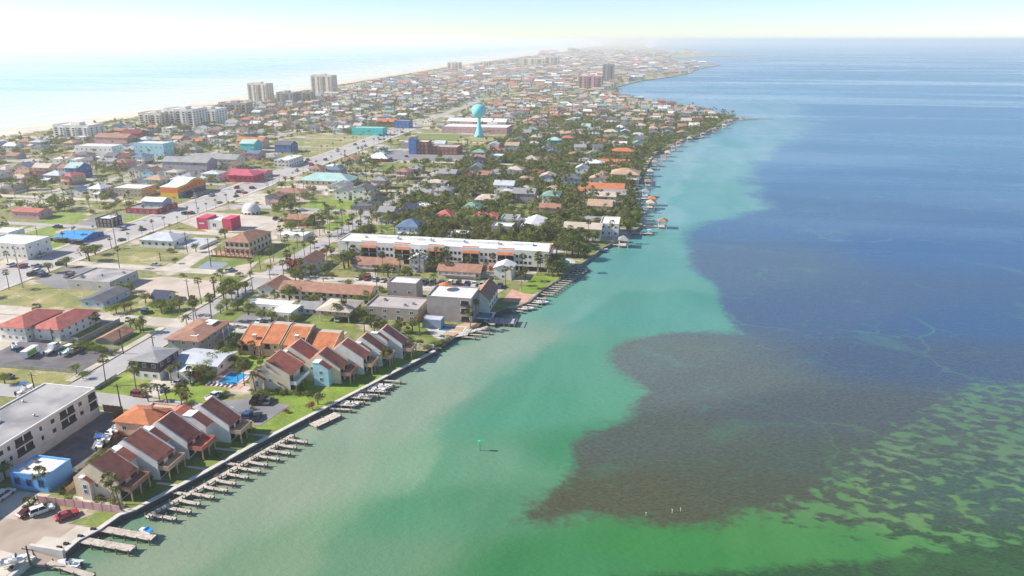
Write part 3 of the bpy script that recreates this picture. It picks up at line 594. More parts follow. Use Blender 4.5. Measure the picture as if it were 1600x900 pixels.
# townhouse: tall shell between stucco party walls, tiled long roof towards the lagoon, stair tower and deck
def townhouse(label, ref, v0, v1, u0, u1, vr, zr=9.6, zw=5.2, zl=5.6, wm='white', rm='roof_red', tower=None, deck=3.0, deckm='railing', tm='white', nwin=2, wins=True):
    cv, cu = (v0+v1)/2, (u0+u1)/2; r = thing('townhouse', cv, cu, label, 'townhouse', ref, 'red-roofed waterfront townhouses')
    w, d = v1-v0, u1-u0; x0, x1, xr_ = -w/2, w/2, vr-cv; y0, y1 = -d/2, d/2
    MB().prism([(x0,0),(x1,0),(x1,zw),(xr_,zr),(x0,zl)], 'y', y0+.3, y1-.3).build('wall', wm, r)
    for a, c in ((y0, y0+.36), (y1-.36, y1)):
        MB().prism([(x0-.15,0),(x1+.25,0),(x1+.25,zw+.25),(xr_,zr+.42),(x0-.15,zl+.3)], 'y', a, c).build('party_wall', wm, r)
    s1 = (zr-zw)/(x1-xr_); e = .5
    MB().prism([(xr_,zr+.02),(x1+e,zw-e*s1+.02),(x1+e,zw-e*s1+.2),(xr_,zr+.22)], 'y', y0+.37, y1-.37).build('roof', rm, r)
    s2 = (zr-zl)/(xr_-x0)
    MB().prism([(x0-e,zl-e*s2+.02),(xr_,zr+.02),(xr_,zr+.2),(x0-e,zl-e*s2+.2)], 'y', y0+.37, y1-.37).build('roof', rm, r)
    if deck:
        b = MB().box(x1+.05, x1+deck, y0+.2, y1-.2, 2.7, 2.95); dk_ = b.build('deck', deckm, r)
        b = MB().box(x1+deck-.12, x1+deck, y0+.2, y1-.2, 2.95, 3.85); b.box(x1+.1, x1+deck-.12, y0+.2, y0+.32, 2.95, 3.85); b.box(x1+.1, x1+deck-.12, y1-.32, y1-.2, 2.95, 3.85); b.build('railing', deckm, dk_)
        for yy in (y0+.5, 0, y1-.5): MB().box(-.13,.13,-.13,.13,0,2.7).build('post', 'railing', r, (x1+deck-.3, yy, 0))
        for i, yy in enumerate(np.linspace(y0+1.6, y1-1.6, 2)):
            put('sliding_door', WIND, r, (x1+.02, yy, 4.0), math.pi/2, (1.9, 1, 1.9)); put('sliding_door', WIND, r, (x1+.02, yy, 1.3), math.pi/2, (1.9, 1, 2.0))
    if tower:
        ty, tx0, tx1, tz = tower   # depth towards the viewer, x range, height
        a, c = y0 - ty, y0 - .02; xm = tx0 + (tx1-tx0)*.42; tl = tz - (tx1-xm)*s1
        MB().prism([(tx0,0),(tx1,0),(tx1,tl),(xm,tz),(tx0,tz)], 'y', a, c).build('stair_tower', tm, r)
        MB().box(tx0-.1, xm, a-.1, c+.05, tz+.01, tz+.2).build('flat_roof', 'roof_white', r)
        MB().prism([(xm+.02,tz+.02),(tx1+.4,tl-.4*s1+.02),(tx1+.4,tl-.4*s1+.2),(xm+.02,tz+.2)], 'y', a+.05, c).build('tower_roof', rm, r)
        if wins:
            for z in (2.2, tl-1.2): put('window', WIN, r, ((tx0+tx1)/2, a, z), 0, (1.0, 1, 1.2))
    if wins:
        for i in range(nwin): put('window', WIN, r, (x0 + w*(.22+.3*i), y0, 3.6 if i % 2 else 4.4), 0, (.9, 1, 1.2))
    keep(v0-1, v1+deck+1, u0-3, u1+1)
    return r

# ------------------------------------------------------------------ buildings near the camera
# long motel
r = thing('motel', -155, 125, 'long three-storey white motel with stained grey flat roof at left edge', 'motel', 'long white motel')
W_, D_, H_ = 16, 61, 8.1
body(r, 'flat', W_, D_, H_, 0, 'stucco'); roof(r, 'flat', W_, D_, H_, 0, 'flatroof_grey', 'white'); parapet(r, W_, D_, H_, 'white', .35, .35)
MB().box(7.95, 8.14, -D_/2, D_/2, 2.55, 2.75).build('floor_band', 'white', r); MB().box(7.95, 8.12, -D_/2, D_/2, 5.15, 5.3).build('floor_band', 'white', r)
def moff(u): return u - 125 + D_/2
for zc in (3.95, 6.6):
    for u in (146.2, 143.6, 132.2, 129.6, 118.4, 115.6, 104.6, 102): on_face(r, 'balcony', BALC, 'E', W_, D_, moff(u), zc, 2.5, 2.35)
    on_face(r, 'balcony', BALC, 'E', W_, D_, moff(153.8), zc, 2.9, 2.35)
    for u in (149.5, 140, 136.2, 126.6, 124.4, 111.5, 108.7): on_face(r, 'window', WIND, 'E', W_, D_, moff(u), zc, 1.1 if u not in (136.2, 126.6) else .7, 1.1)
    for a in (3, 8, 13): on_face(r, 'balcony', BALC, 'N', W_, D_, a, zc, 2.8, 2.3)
MB().box(-1.6,1.6,-1.1,1.1,0,.7).box(-1.3,1.3,-.8,.8,.7,.95,1).build('roof_hatch', ['white', 'roof_white'], r, (-3.5, 9, H_+.05))
for x, y in ((3,-4),(-5,20),(4,14),(-2,-12)): MB().lathe([(.25,0),(.25,.5),(.35,.55),(.1,.7)], 8).build('vent', 'steel', r, (x, y, H_+.05))
keep(-170,-146,60,157)
# small blue block
house('workshop', 'small sky-blue flat-roofed building with weathered white roof beside the motel', 'building', -142, 121, 9.6, 7.6, 3.8, 'flat', 'skyblue', 'flatroof_white', floors=1, nS=3, nE=0, ref='small sky-blue building', units=2, win=win_mesh('window', 'deepblue', 'glass'), ww=1.6, hh=1.9)
# row of townhouses nearest to the camera
townhouse('nearest townhouse with cream end wall, dark red roof and blue deck by two palms', 'nearest cream townhouse', -125, -114, 121.2, 128.2, -120.2, 8.6, 4.6, 4.6, 'cream', 'roof_red', (1.0, -3.2, -.8, 5.6), 3.2, 'roof_brown', 'stucco')
townhouse('townhouse with the largest plain red roof slope, second of the near row', 'second near townhouse', -124, -110.8, 130.4, 137.2, -118.8, 9.4, 4.6, 5.2, 'white', 'roof_red', (2.6, -3.6, 1.6, 8.0), 3.0, 'railing')
townhouse('townhouse with red-tiled deck edge and white stair tower, third of the near row', 'third near townhouse', -122.4, -109.4, 139.8, 146, -116.4, 9.4, 4.6, 5.2, 'white', 'roof_red', (2.8, -4, 2.2, 8.2), 4.2, 'roof_red')
townhouse('farthest townhouse of the near row, with brown double deck beside the parking lot', 'fourth near townhouse', -116, -103.6, 149, 155, -110.8, 9.6, 4.8, 5.2, 'white', 'roof_red', (3.0, -4, 2.0, 8.4), 3.4, 'railing')
r = house('courtyard_house', 'low stucco house with bright orange tile roof and chimney behind near townhouses', 'house', -135, 147, 10, 8.5, 4.2, 'hip', 'peach', 'roof_orange', 1.8, 1, 2, 1, ref='orange-roofed courtyard house', chim=True)
house('garden_house', 'small peach house with flat pale roof beside the orange-roofed courtyard house', 'house', -124.6, 151, 6, 6, 3.6, 'gy', 'peach', 'roof_red', 1.2, 1, 1, 1)
house('patio_house', 'low peach patio block with pale flat roof next to the side street', 'house', -133, 156, 8, 3.4, 3.0, 'flat', 'peach', 'roof_sand', 0, 1, 2, 1)
# second group of townhouses around the pool
townhouse('big cream townhouse with white roof terrace right beside the swimming pool', 'cream townhouse by the pool', -114, -101.6, 178, 187.5, -108.6, 9.2, 5.6, 5.0, 'cream', 'roof_red', (0.9, -5.9, -1.5, 5.4), 2.2, 'rail_white', 'cream')
townhouse('red-roofed townhouse set back between pool townhouse and orange row', 'set-back red townhouse', -112, -99.5, 188.6, 196, -106.2, 9.6, 5.4, 5.6, 'stucco', 'roof_red', (1.0, -3, 1.6, 8.6), 0)
townhouse('townhouse with pale aqua stair tower and two windows facing the parking lot', 'aqua-towered townhouse', -101, -89.6, 186.6, 193, -96, 9.0, 4.8, 5.2, 'cream', 'roof_red', (2.4, -1.5, 3.2, 7.4), 3.4, 'roof_brown', 'aqua')
townhouse('townhouse with tall plain white gable wall and wide dark red roof', 'white-gabled townhouse', -97, -85.2, 194, 200, -92, 9.4, 5.2, 5.4, 'white', 'roof_red', None, 3, 'railing', wins=False)
townhouse('townhouse with narrow red roof band and white party wall, beyond white-gabled one', 'narrow red-roofed townhouse', -92.5, -81.8, 200.8, 206, -88, 9.2, 5.0, 5.4, 'white', 'roof_red', (.9, -3, 2, 7.8), 3, 'railing')
townhouse('last townhouse before the grey villa, with white flat tower and brown decks', 'last red-roofed townhouse', -88.4, -77.4, 207.8, 213.4, -83.8, 9.4, 5.0, 5.4, 'white', 'roof_red', (1.4, -4.2, 1.2, 8.8), 3.4, 'railing')
# orange row behind
for i, (v0, v1, zh, lab) in enumerate([(-131.5,-123.6,5.0,'orange-roofed row house at left end of row with pale chimney'), (-123.2,-116.4,6.2,'tallest bright orange row house with long sloping roof'), (-116,-108.4,6.0,'orange-roofed row house with dark recessed balcony in mid row'), (-108,-98.6,4.6,'low wide orange-roofed row house with pale flat roof behind it')]):
    rr = thing('row_house', (v0+v1)/2, 206.5, lab, 'row house', ['left orange row house','tallest orange row house','middle orange row house','right orange row house'][i], 'orange-roofed row houses')
    w_ = v1-v0
    MB().prism([(-5.5,0),(4.5,0),(4.5,zh+2.2),(2.2,zh+2.2),(-5.5,zh-1.2)], 'x', -w_/2+.2, w_/2-.2).build('wall', 'peach', rr)
    MB().prism([(-6.0,zh-1.42),(2.2,zh+2.22),(2.2,zh+2.42),(-6.0,zh-1.22)], 'x', -w_/2+.36, w_/2-.36).build('roof', 'roof_orange', rr)
    MB().box(-w_/2+.36, w_/2-.36, 2.21, 4.6, zh+2.23, zh+2.4).build('flat_roof', 'roof_sand', rr)
    for s_ in (-1, 1): MB().prism([(-6.2,0),(4.8,0),(4.8,zh+2.55),(2.2,zh+2.55),(-6.2,zh-1.1)], 'x', s_*(w_/2-.16)-.16, s_*(w_/2-.16)+.16).build('party_wall', 'roof_tan', rr)
    on_face(rr, 'balcony', BALC, 'S', w_, 11, w_*.3, zh-2.5, 2.2, 2.0); on_face(rr, 'window', WIN, 'S', w_, 11, w_*.72, zh-2.6, 1.2, 1.2); on_face(rr, 'door', DOOR, 'S', w_, 11, w_*.7, 1.05, 1.0, 2.1)
    if i in (0, 2): MB().box(-.6,.6,-.5,.5,zh-1.4,zh+1.4).box(-.7,.7,-.6,.6,zh+1.4,zh+1.55,1).build('chimney', ['peach', 'white'], rr, (w_*.1, -3.2, 0))
keep(-133,-97,199,213)
house('beach_house', 'two-storey house with near-black upper storey and white ground floor at street corner', 'house', -154, 178, 9.6, 10, 6.2, 'hip', 'darkwall', 'roof_grey', 1.3, 2, 3, 3, ref='black-clad corner house')
MB().box(-4.84, 4.84, -5.04, 5.04, 0, 2.7).build('ground_storey', 'white', bpy.data.objects['beach_house'])
for x in (-3, 0, 3): put('window', WIN, bpy.data.objects['beach_house'], (x, -5.05, 1.5), 0, (1.2, 1, 1.2))
house('metal_roofed_house', 'low white building with broad pale blue metal roof beside the pool hedge', 'house', -143.5, 185, 14, 10, 3.4, 'gx', 'white', 'roof_silver', 1.0, 1, 3, 2, ref='pale metal-roofed building', ov=.9)
house('carport', 'white open carport in front of the pale metal-roofed building', 'carport', -142, 179, 8, 5, 2.9, 'flat', 'white', 'roof_white', 0, 0, 0, 0, ph=.2)
r = house('apartment_house', 'grey two-storey apartment house with low rust-brown hip roof by the street', 'house', -155, 197.5, 11.5, 18, 5.2, 'hip', 'grey', 'roof_brown', 1.5, 2, 3, 5, ref='rust-roofed grey apartment house', ov=.8)
MB().box(-2,2,-2.2,2.2,6.3,6.55).build('roof_deck', 'roof_white', r, (1.5, 4.5, -.1)); MB().box(-1.2,1.2,-.8,.8,5.9,6.1).build('roof_deck', 'roof_white', r, (2.6, -6.2, -.1))
b = MB().box(5.9, 8.2, 1, 8.5, 2.5, 2.7); b.build('balcony', 'grey', r)
for y in (1.3, 4.6, 8.2): MB().box(8.0,8.2,y-.1,y+.1,0,5.2).build('post', 'frame', r)
# pool
def pool(label, ref, v0, v1, u0, u1, matn, paving, pad=2.0, cat='pool'):
    r = thing('swimming_pool', (v0+v1)/2, (u0+u1)/2, label, cat, ref)
    x, y = (v1-v0)/2, (u1-u0)/2
    b = MB(); b.box(-x-pad, x+pad, -y-pad, -y-.35, .02, .09); b.box(-x-pad, x+pad, y+.35, y+pad, .02, .09); b.box(-x-pad, -x-.35, -y-.35, y+.35, .02, .09); b.box(x+.35, x+pad, -y-.35, y+.35, .02, .09); b.build('paving', paving, r)
    b = MB(); t_ = .35; b.box(-x-t_, x+t_, -y-t_, -y, .02, .16); b.box(-x-t_, x+t_, y, y+t_, .02, .16); b.box(-x-t_, -x, -y, y, .02, .16); b.box(x, x+t_, -y, y, .02, .16); b.build('coping', 'white', r)
    MB().box(-x, x, -y, y, .0, .06).build('pool_water', matn, r); keep(v0-pad, v1+pad, u0-pad, u1+pad); return r
pool('rectangular bright blue swimming pool with pink paving beside the cream townhouse', 'bright blue pool', -126.8, -120.4, 180, 187.6, 'pool', 'pinkpave', 2.6)
LOUNGE = MB().box(-.3,.3,-.9,.5,.25,.33).box(-.3,.3,.5,1.0,.33,.6).box(-.28,-.22,-.8,-.7,0,.25,1).box(.22,.28,-.8,-.7,0,.25,1).box(-.28,-.22,.6,.7,0,.3,1).box(.22,.28,.6,.7,0,.3,1).mesh('sun_lounger', ['rail_white', 'steel'])
for i in range(9):
    v, u = [(-128.6+i*1.5, 178.4) if i < 6 else (-118.8, 181.5+(i-6)*2)][0]
    o = put('sun_lounger', LOUNGE, None, (v, u, GZ + .1), rng.uniform(-.3, .3)); PEND.append((o, 'white sun lounger on pink paving', 'sun lounger', 'sun loungers round the pool', v, u))
# ---- left side of the street
for i, (px, lab, ref) in enumerate([((2,531,43,509),'left twin two-storey white apartment house with coral-red hip roof','left coral-roofed apartment house'), ((55,530,95,512),'right twin two-storey white apartment house with coral-red hip roof','right coral-roofed apartment house')]):
    r = BP('apartment_block', lab, 'apartment house', px, d=19 if i else 17, kind='hip', wm='white', rm='roof_coral', rh=2.3, floors=2, nS=2 if i else 4, nE=6, ref=ref, ov=.7, ww=1.0, hh=1.1)
BP('storage_shed', 'grey gabled shed with brown roof on the grass by the street', 'shed', (150,537,177,531), far=(214,522), kind='gy', wm='grey', rm='roof_brown', rh=1.3, floors=0, ref='grey shed with brown roof')
BP('warehouse', 'long flat-roofed pale grey warehouse beside the parking lot', 'warehouse', (107,452,174,438), far=(216,437), kind='flat', wm='concrete', rm='flatroof_grey', floors=1, nS=2, nE=4, ref='pale grey warehouse', units=3)
BP('bungalow', 'low bungalow with slate roof and pale blue side wall behind bushes', 'house', (128,479,163,469), far=(202,462), kind='gy', wm='paleblue', rm='roof_slate', rh=1.2, floors=1, nS=2, nE=3, ref='slate-roofed pale blue bungalow')
BP('shelter', 'small shelter with steep navy-blue roof beside the bare dirt lot', 'shelter', (238,472,258,464), d=7, kind='gx', wm='white', rm='roof_navy', rh=1.8, floors=1, nS=1, nE=1, ref='navy-roofed shelter', ov=.9)
BP('shop', 'white two-storey shop with flat white roof and small windows at left edge', 'shop', (-28,402,44,379), far=(62,392), kind='flat', wm='white', rm='flatroof_white', floors=2, nS=9, nE=3, ref='white shop at left edge', ww=1.1, hh=1.2)
BP('shop_annex', 'low white annex behind the white shop at left edge', 'shop', (-20,376,16,363), d=10, kind='flat', wm='white', rm='flatroof_white', floors=1, nS=3, nE=1)
BP('market_tent', 'bright blue peaked tent roof over dark stalls beside the boulevard', 'tent', (86,377,130,371), far=(143,367), kind='gx', wm='deepblue', rm='awning_blue', rh=1.6, floors=1, nS=4, nE=2, ref='bright blue tent', win=WIND)
for i in range(3):
    v, u = G(64 + i*24, 375 + i*3); r = thing('market_stall', v + 3, u, desc='dark low market stall', cat='stall', group='stalls by the tent'); MB().box(-3.2,3.2,-1.2,1.2,0,1.1).box(-3.4,3.4,-1.4,1.4,2.2,2.35,1).box(-3.2,-3.0,-1.2,-1,1.1,2.2).box(3.0,3.2,-1.2,-1,1.1,2.2).build('counter', ['shadebrown', 'roof_slate'], r)
BP('kiosk', 'black and white striped two-storey kiosk with white roof deck', 'kiosk', (151,355,174,342), far=(190,350), kind='flat', wm='darkwall', rm='roof_white', floors=2, nS=4, nE=3, ref='black and white kiosk', ww=1.0, hh=1.8)
BP('diner', 'diner with white gabled metal roof above a dark red ground floor', 'restaurant', (197,333,246,326), far=(272,324), kind='flat', wm='redwall', rm='roof_grey', floors=1, nS=5, nE=3, ref='dark red diner')
v, u = G(212, 331); house('roof_hall', 'white gabled hall rising behind the dark red diner front', 'hall', v+2, u+4, 14, 9, 6, 'gx', 'bluegrey', 'roof_white', 1.6, 1, 3, 1, occ=False)
# rainbow store
v, u = G(252, 309); d_ = G(347, 297)[1] - u; w_ = right_to(v, u, 279); r = thing('rainbow_store', v + w_/2, u + d_/2, 'store with yellow, orange and blue painted walls and white roof on the boulevard', 'store', 'rainbow-painted store')
MB().box(-w_/2, w_/2, -d_/2, d_/2, 0, 3.4).build('lower_wall', 'yellowwall', r); MB().box(w_/2-.3, w_/2+.08, -d_/2+1, d_/2-.5, 0, 3.6).build('side_wall', 'deepblue', r); MB().box(w_/2, w_/2+.12, -d_/2, -d_/2+5, 0, 3.3).build('green_panel', 'greenwall', r)
ar = [(-d_/2, 3.4), (d_/2, 3.4), (d_/2, 7.6)] + [(d_/2 - d_*t, 7.6 + 2.2*math.sin(math.pi*min(1, max(0, (t-.05)/.62)))) for t in np.linspace(.05, .7, 9)] + [(-d_/2, 7.0)]
MB().prism(ar, 'x', -w_/2, w_/2+.15).build('upper_wall', 'orangewall', r)
MB().prism([(p, q+.02) for p, q in ar[2:]] + [(p, q+.35) for p, q in ar[2:][::-1]], 'x', -w_/2-.1, w_/2+.05).build('roof', 'roof_white', r)
MB().prism([(p, q) for p, q in ar[2:]] + [(p, q-1.1) for p, q in ar[2:][::-1]], 'x', w_/2+.16, w_/2+.28).build('fascia', 'yellowwall', r)
for i in range(7): on_face(r, 'shop_window', WIND, 'E', w_+.4, d_, d_*(.3+i*.1), 1.6, 3.0, 2.4)
for i in range(5): on_face(r, 'window', WIND, 'E', w_+.5, d_, d_*(.22+i*.14), 5.8, .8, .8)
keep(v-1, v+w_+1, u-1, u+d_+1)
BP('apartment_block', 'tan two-storey apartment block with flat white roof left of the painted store', 'apartment house', (174,306,222,294), far=(241,301), kind='flat', wm='tan', rm='flatroof_white', floors=2, nS=8, nE=4, ref='tan white-roofed block')
BP('salmon_house', 'house with flat salmon-pink roof near the left edge', 'house', (20,341,62,330), d=10, kind='gx', wm='pinkwall', rm='roof_coral', rh=1.2, floors=1, nS=3, nE=2, ref='salmon-roofed house')
r = BP('magenta_restaurant', 'restaurant with magenta roof tiers and dark open front across the boulevard', 'restaurant', (357,284,396,273), d=16, kind='hip', wm='magenta', rm='roof_magenta', rh=3, floors=1, nS=5, nE=3, ref='magenta-roofed restaurant', win=WIND, ov=1.2)
BP('restaurant_wing', 'low wing with faded pink roof behind the magenta-roofed restaurant', 'restaurant', (352,276,412,270), d=14, kind='gx', wm='pinkwall', rm='roof_magenta', rh=2, floors=1, nS=6, nE=2)
BP('teal_restaurant', 'long building with pale teal hip roof along the boulevard', 'restaurant', (467,288,545,281), d=19, kind='hip', wm='cream', rm='roof_teal', rh=4.2, floors=1, nS=9, nE=3, ref='teal-roofed building', win=WIND, ov=1.0)
BP('office', 'white two-storey office with blue window bands across the boulevard', 'office', (429,261,452,250), far=(473,254), kind='flat', wm='white', rm='flatroof_white', floors=2, nS=4, nE=6, ref='white office block', ww=2.2)
r = BP('striped_pavilion', 'pavilion with red and white striped roof beside the boulevard', 'pavilion', (574,252,605,247), d=13, kind='hip', wm='redwall', rm='roof_white', rh=4, floors=1, nS=4, nE=2, ref='red-striped pavilion', ov=.8)
v, u = r.location.x, r.location.y
for i in range(5):
    x = -6.5 + i*3.2; MB().prism([(-7.2, 0), (-1.0, 3.7), (-1.0, 3.8), (-7.2, .12)], 'x', x, x+1.5).build('roof_stripe', 'roof_stripe', r, (0, 0, height_at(v, u, 247) - 1.1))
BP('turquoise_shop', 'bright turquoise flat-roofed shop across the grass lot', 'shop', (550,211,598,200), d=14, kind='flat', wm='turquoise', rm='roof_teal', floors=1, nS=8, nE=2, ref='turquoise shop')
BP('orange_shop', 'shop with orange-red roof behind the turquoise shop', 'shop', (588,198,618,190), d=16, kind='gx', wm='brick', rm='roof_orange', rh=3, floors=1, nS=4, nE=2, ref='orange-roofed shop')
BP('blue_shop', 'purple-blue block beside the orange-roofed shop on the boulevard', 'shop', (616,200,640,189), d=12, kind='flat', wm='deepblue', rm='flatroof_grey', floors=2, nS=4, nE=2, ref='purple-blue block')
BP('hotel_tower', 'tall narrow blue tower at the corner of the brick hotel', 'hotel', (639,241,651,219), d=7, kind='flat', wm='deepblue', rm='roof_white', floors=3, nS=1, nE=1, ref='blue hotel tower', ph=1.0)
BP('hotel', 'brick hotel block with pale roof next to the blue tower', 'hotel', (651,241,669,222), d=12, kind='flat', wm='brick', rm='flatroof_white', floors=3, nS=3, nE=3, ref='brick hotel block')
BP('hotel_wing', 'long low brick hotel wing right of the brick hotel block', 'hotel', (669,241,714,230), d=20, kind='flat', wm='brick', rm='flatroof_taupe', floors=2, nS=7, nE=3, ref='brick hotel wing')
BP('store', 'long low store with dull pink wall behind the water tower', 'store', (690,207,792,198), d=30, kind='flat', wm='pinkwall', rm='flatroof_white', floors=1, nS=12, nE=2, ref='long pink store')
BP('store_hall', 'white gabled hall rising behind the long pink store', 'hall', (700,196,790,189), d=18, kind='gx', wm='white', rm='roof_white', rh=3, floors=1, nS=8, nE=0, ref='white hall')
# water tower
v, u = G(749, 214); r = thing('water_tower', v, u, 'turquoise water tower with round tank on a flared stem', 'water tower', 'turquoise water tower')
MB().lathe([(5.6,0),(4.9,2),(3.6,6),(2.3,11),(1.8,15),(1.8,19.5),(2.4,21.5)], 24).build('stem', 'tank', r, smooth=True)
MB().lathe([(2.2,21),(4.5,21.8),(6.6,23.6),(7.6,26),(7.8,28),(7.4,30.2),(6.0,32.4),(3.6,33.8),(.6,34.3)], 28).build('tank', 'tank', r, smooth=True)
MB().lathe([(.9,34.2),(.9,34.7),(.3,35)], 10).build('vent', 'steel', r); MB().box(-.5,.5,-5.4,-5.0,0,2.2).build('door', 'rail_dark', r); keep(v-8, v+8, u-8, u+8)
# pink-ended white store
r = BP('pink_store', 'white store with bright pink end bays beside the boulevard', 'store', (310,358,362,344), d=9, kind='flat', wm='white', rm='flatroof_white', floors=1, nS=3, nE=0, ref='pink-ended white store', ww=2.4, hh=2.2)
h_ = height_at(r.location.x, r.location.y - 4.5, 344); w_ = right_to(*G(310,358), 362)
MB().box(-w_/2-.2, -w_/2+6, -4.75, 4.7, 0, h_+.9).build('end_bay', 'magenta', r); MB().box(w_/2-5, w_/2+.3, -4.78, 4.8, 0, h_+1.1).build('end_bay', 'magenta', r); MB().box(-w_/2+1.2,-w_/2+4.2,-4.85,-4.76,h_*.55,h_*.7).build('sign', 'rail_white', r)
BP('showroom', 'low white building with broad white and pale blue hip roof on the boulevard', 'shop', (219,386,272,374), d=13, kind='hip', wm='white', rm='roof_silver', rh=2.6, floors=1, nS=5, nE=2, ref='white showroom', win=WIND)
r = BP('garden_walls', 'white-walled yard with frames right of the white showroom', 'yard', (275,388,312,384), d=16, kind='flat', wm='white', rm='roof_silver', floors=0, ph=.2)
r = BP('restaurant', 'cream two-storey restaurant with brown hip roof and dark terraces by the pond', 'restaurant', (353,397,391,377), far=(418,381), kind='hip', wm='cream', rm='roof_brown', rh=3, floors=2, nS=5, nE=6, ref='brown-roofed restaurant', win=WIND, ww=1.5, hh=1.7)
v, u = G(331, 401); w_ = right_to(v, u, 388); r2 = thing('dining_terrace', v+w_/2, u+4, 'dark red timber pergola terrace in front of the brown-roofed restaurant', 'pergola', 'red pergola terrace')
for i in range(9):
    x = -w_/2 + w_*i/8
    for y in (-3.5, 0, 3.5): MB().box(-.12,.12,-.12,.12,0,2.9).build('post', 'brick', r2, (x, y, 0))
    MB().box(-.1,.1,-4,4,2.9,3.15).build('beam', 'brick', r2, (x, 0, 0))
MB().box(-w_/2-.3, w_/2+.3, -4.2, -4.0, 0, 1.0).build('railing', 'brick', r2); MB().box(-w_/2-.3, w_/2+.3, -4.2, 4, 0.02, .3).build('deck', 'roof_tan', r2)
for yy in (-3.5, 0, 3.5): MB().box(-w_/2-.2, w_/2+.2, yy-.1, yy+.1, 3.16, 3.3).build('beam', 'brick', r2)
keep(v-1, v+w_, u-1, u+9)
v, u = G(393, 333); r = thing('dome', v, u, 'white dome building among palms by the boulevard', 'dome', 'white dome'); MB().lathe([(5.4,0),(5.4,1.6)]+[(5.3*math.cos(a), 1.6+4.6*math.sin(a)) for a in np.linspace(0, 1.5, 8)], 22).build('shell', 'white', r, smooth=True)
for a in np.linspace(-2.6, -.4, 6): MB().box(-.6,.6,-.1,.1,.2,1.4).build('window', 'glass', r, (5.4*math.cos(a), 5.4*math.sin(a), 0), rz=a+math.pi/2)
keep(v-6, v+6, u-6, u+6)
BP('brick_house', 'dark brick house with low brown roof right of the pink-ended store', 'house', (446,352,478,342), d=12, kind='gx', wm='brick', rm='roof_brown', rh=1.5, floors=1, nS=3, nE=2, ref='dark brick house')
BP('carport', 'white flat carport roof beside the street next to dark brick house', 'carport', (433,374,474,367), d=9, kind='flat', wm='white', rm='roof_white', floors=0, ph=.2, ref='white carport')
BP('brown_house', 'low house with broad brown roof between dome and teal-roofed building', 'house', (428,307,470,300), d=12, kind='hip', wm='stucco', rm='roof_brown', rh=2, floors=1, nS=4, nE=2, ref='low brown-roofed house')
BP('white_duplex', 'white two-storey duplex with grey gable, left of a pair', 'house', (523,312,545,298), d=11, kind='gy', wm='white', rm='roof_grey', rh=2, floors=2, nS=2, nE=2, ref='left white duplex')
BP('white_duplex', 'white two-storey duplex with grey gable, right of a pair', 'house', (550,313,580,296), d=11, kind='gy', wm='white', rm='roof_slate', rh=2.2, floors=2, nS=3, nE=2, ref='right white duplex')
BP('slate_house', 'low house with wide slate hip roof at a street corner', 'house', (549,329,588,321), d=12, kind='hip', wm='grey', rm='roof_slate', rh=2.4, floors=1, nS=4, nE=2, ref='slate-roofed corner house')
BP('cottage', 'white gable-ended cottage with brown roof right beside the street', 'house', (463,424,489,410), d=13, kind='gy', wm='white', rm='roof_brown', rh=2.2, floors=1, nS=1, nE=3, ref='white gabled cottage')
BP('blue_house', 'two-storey house with steel-blue hip roof and white rails above the long condo', 'house', (620,372,655,354), d=12, kind='hip', wm='paleblue', rm='roof_blue', rh=3.2, floors=2, nS=4, nE=3, ref='steel-blue-roofed house', porch=(1.8,'white'))
BP('pale_house', 'two-storey pale blue house with grey roof beside the street', 'house', (591,345,614,331), d=11, kind='gx', wm='paleblue', rm='roof_grey', rh=2.2, floors=2, nS=3, nE=2, ref='pale blue grey-roofed house')
BP('navy_house', 'white house with small navy-blue gable roof behind the steel-blue-roofed one', 'house', (628,340,648,327), d=10, kind='gx', wm='white', rm='roof_navy', rh=2.6, floors=2, nS=2, nE=2, ref='navy-gabled house')
BP('red_house', 'house with red hip roof left of the dark red one', 'house', (681,350,705,337), d=11, kind='hip', wm='white', rm='roof_coral', rh=2.6, floors=2, nS=3, nE=2, ref='red hip-roofed house')
BP('dark_red_house', 'wide house with dark red hip roof behind a thick hedge', 'house', (738,352,776,339), d=12, kind='hip', wm='tan', rm='roof_coral', rh=2.4, floors=2, nS=4, nE=2, ref='wide red-roofed house')
BP('white_cube_house', 'modern white box house with flat roof and shaded side', 'house', (782,360,808,342), d=10, kind='flat', wm='white', rm='roof_grey', floors=2, nS=2, nE=2, ref='white box house')
BP('white_terrace', 'row of low white flat-roofed boxes in front of the box house', 'house', (768,374,800,354), d=9, kind='flat', wm='lilac', rm='flatroof_white', floors=2, nS=4, nE=2)
BP('white_long_house', 'long house with bright white sloping roof and teal awning', 'house', (813,366,845,354), d=22, kind='gy', wm='white', rm='roof_white', rh=1.6, floors=2, nS=3, nE=3, ref='long white-roofed house')
BP('garage_house', 'low white-roofed outbuilding beside the steel-blue-roofed house', 'outbuilding', (698,376,728,366), d=8, kind='flat', wm='white', rm='roof_white', floors=1, nS=3, nE=1)
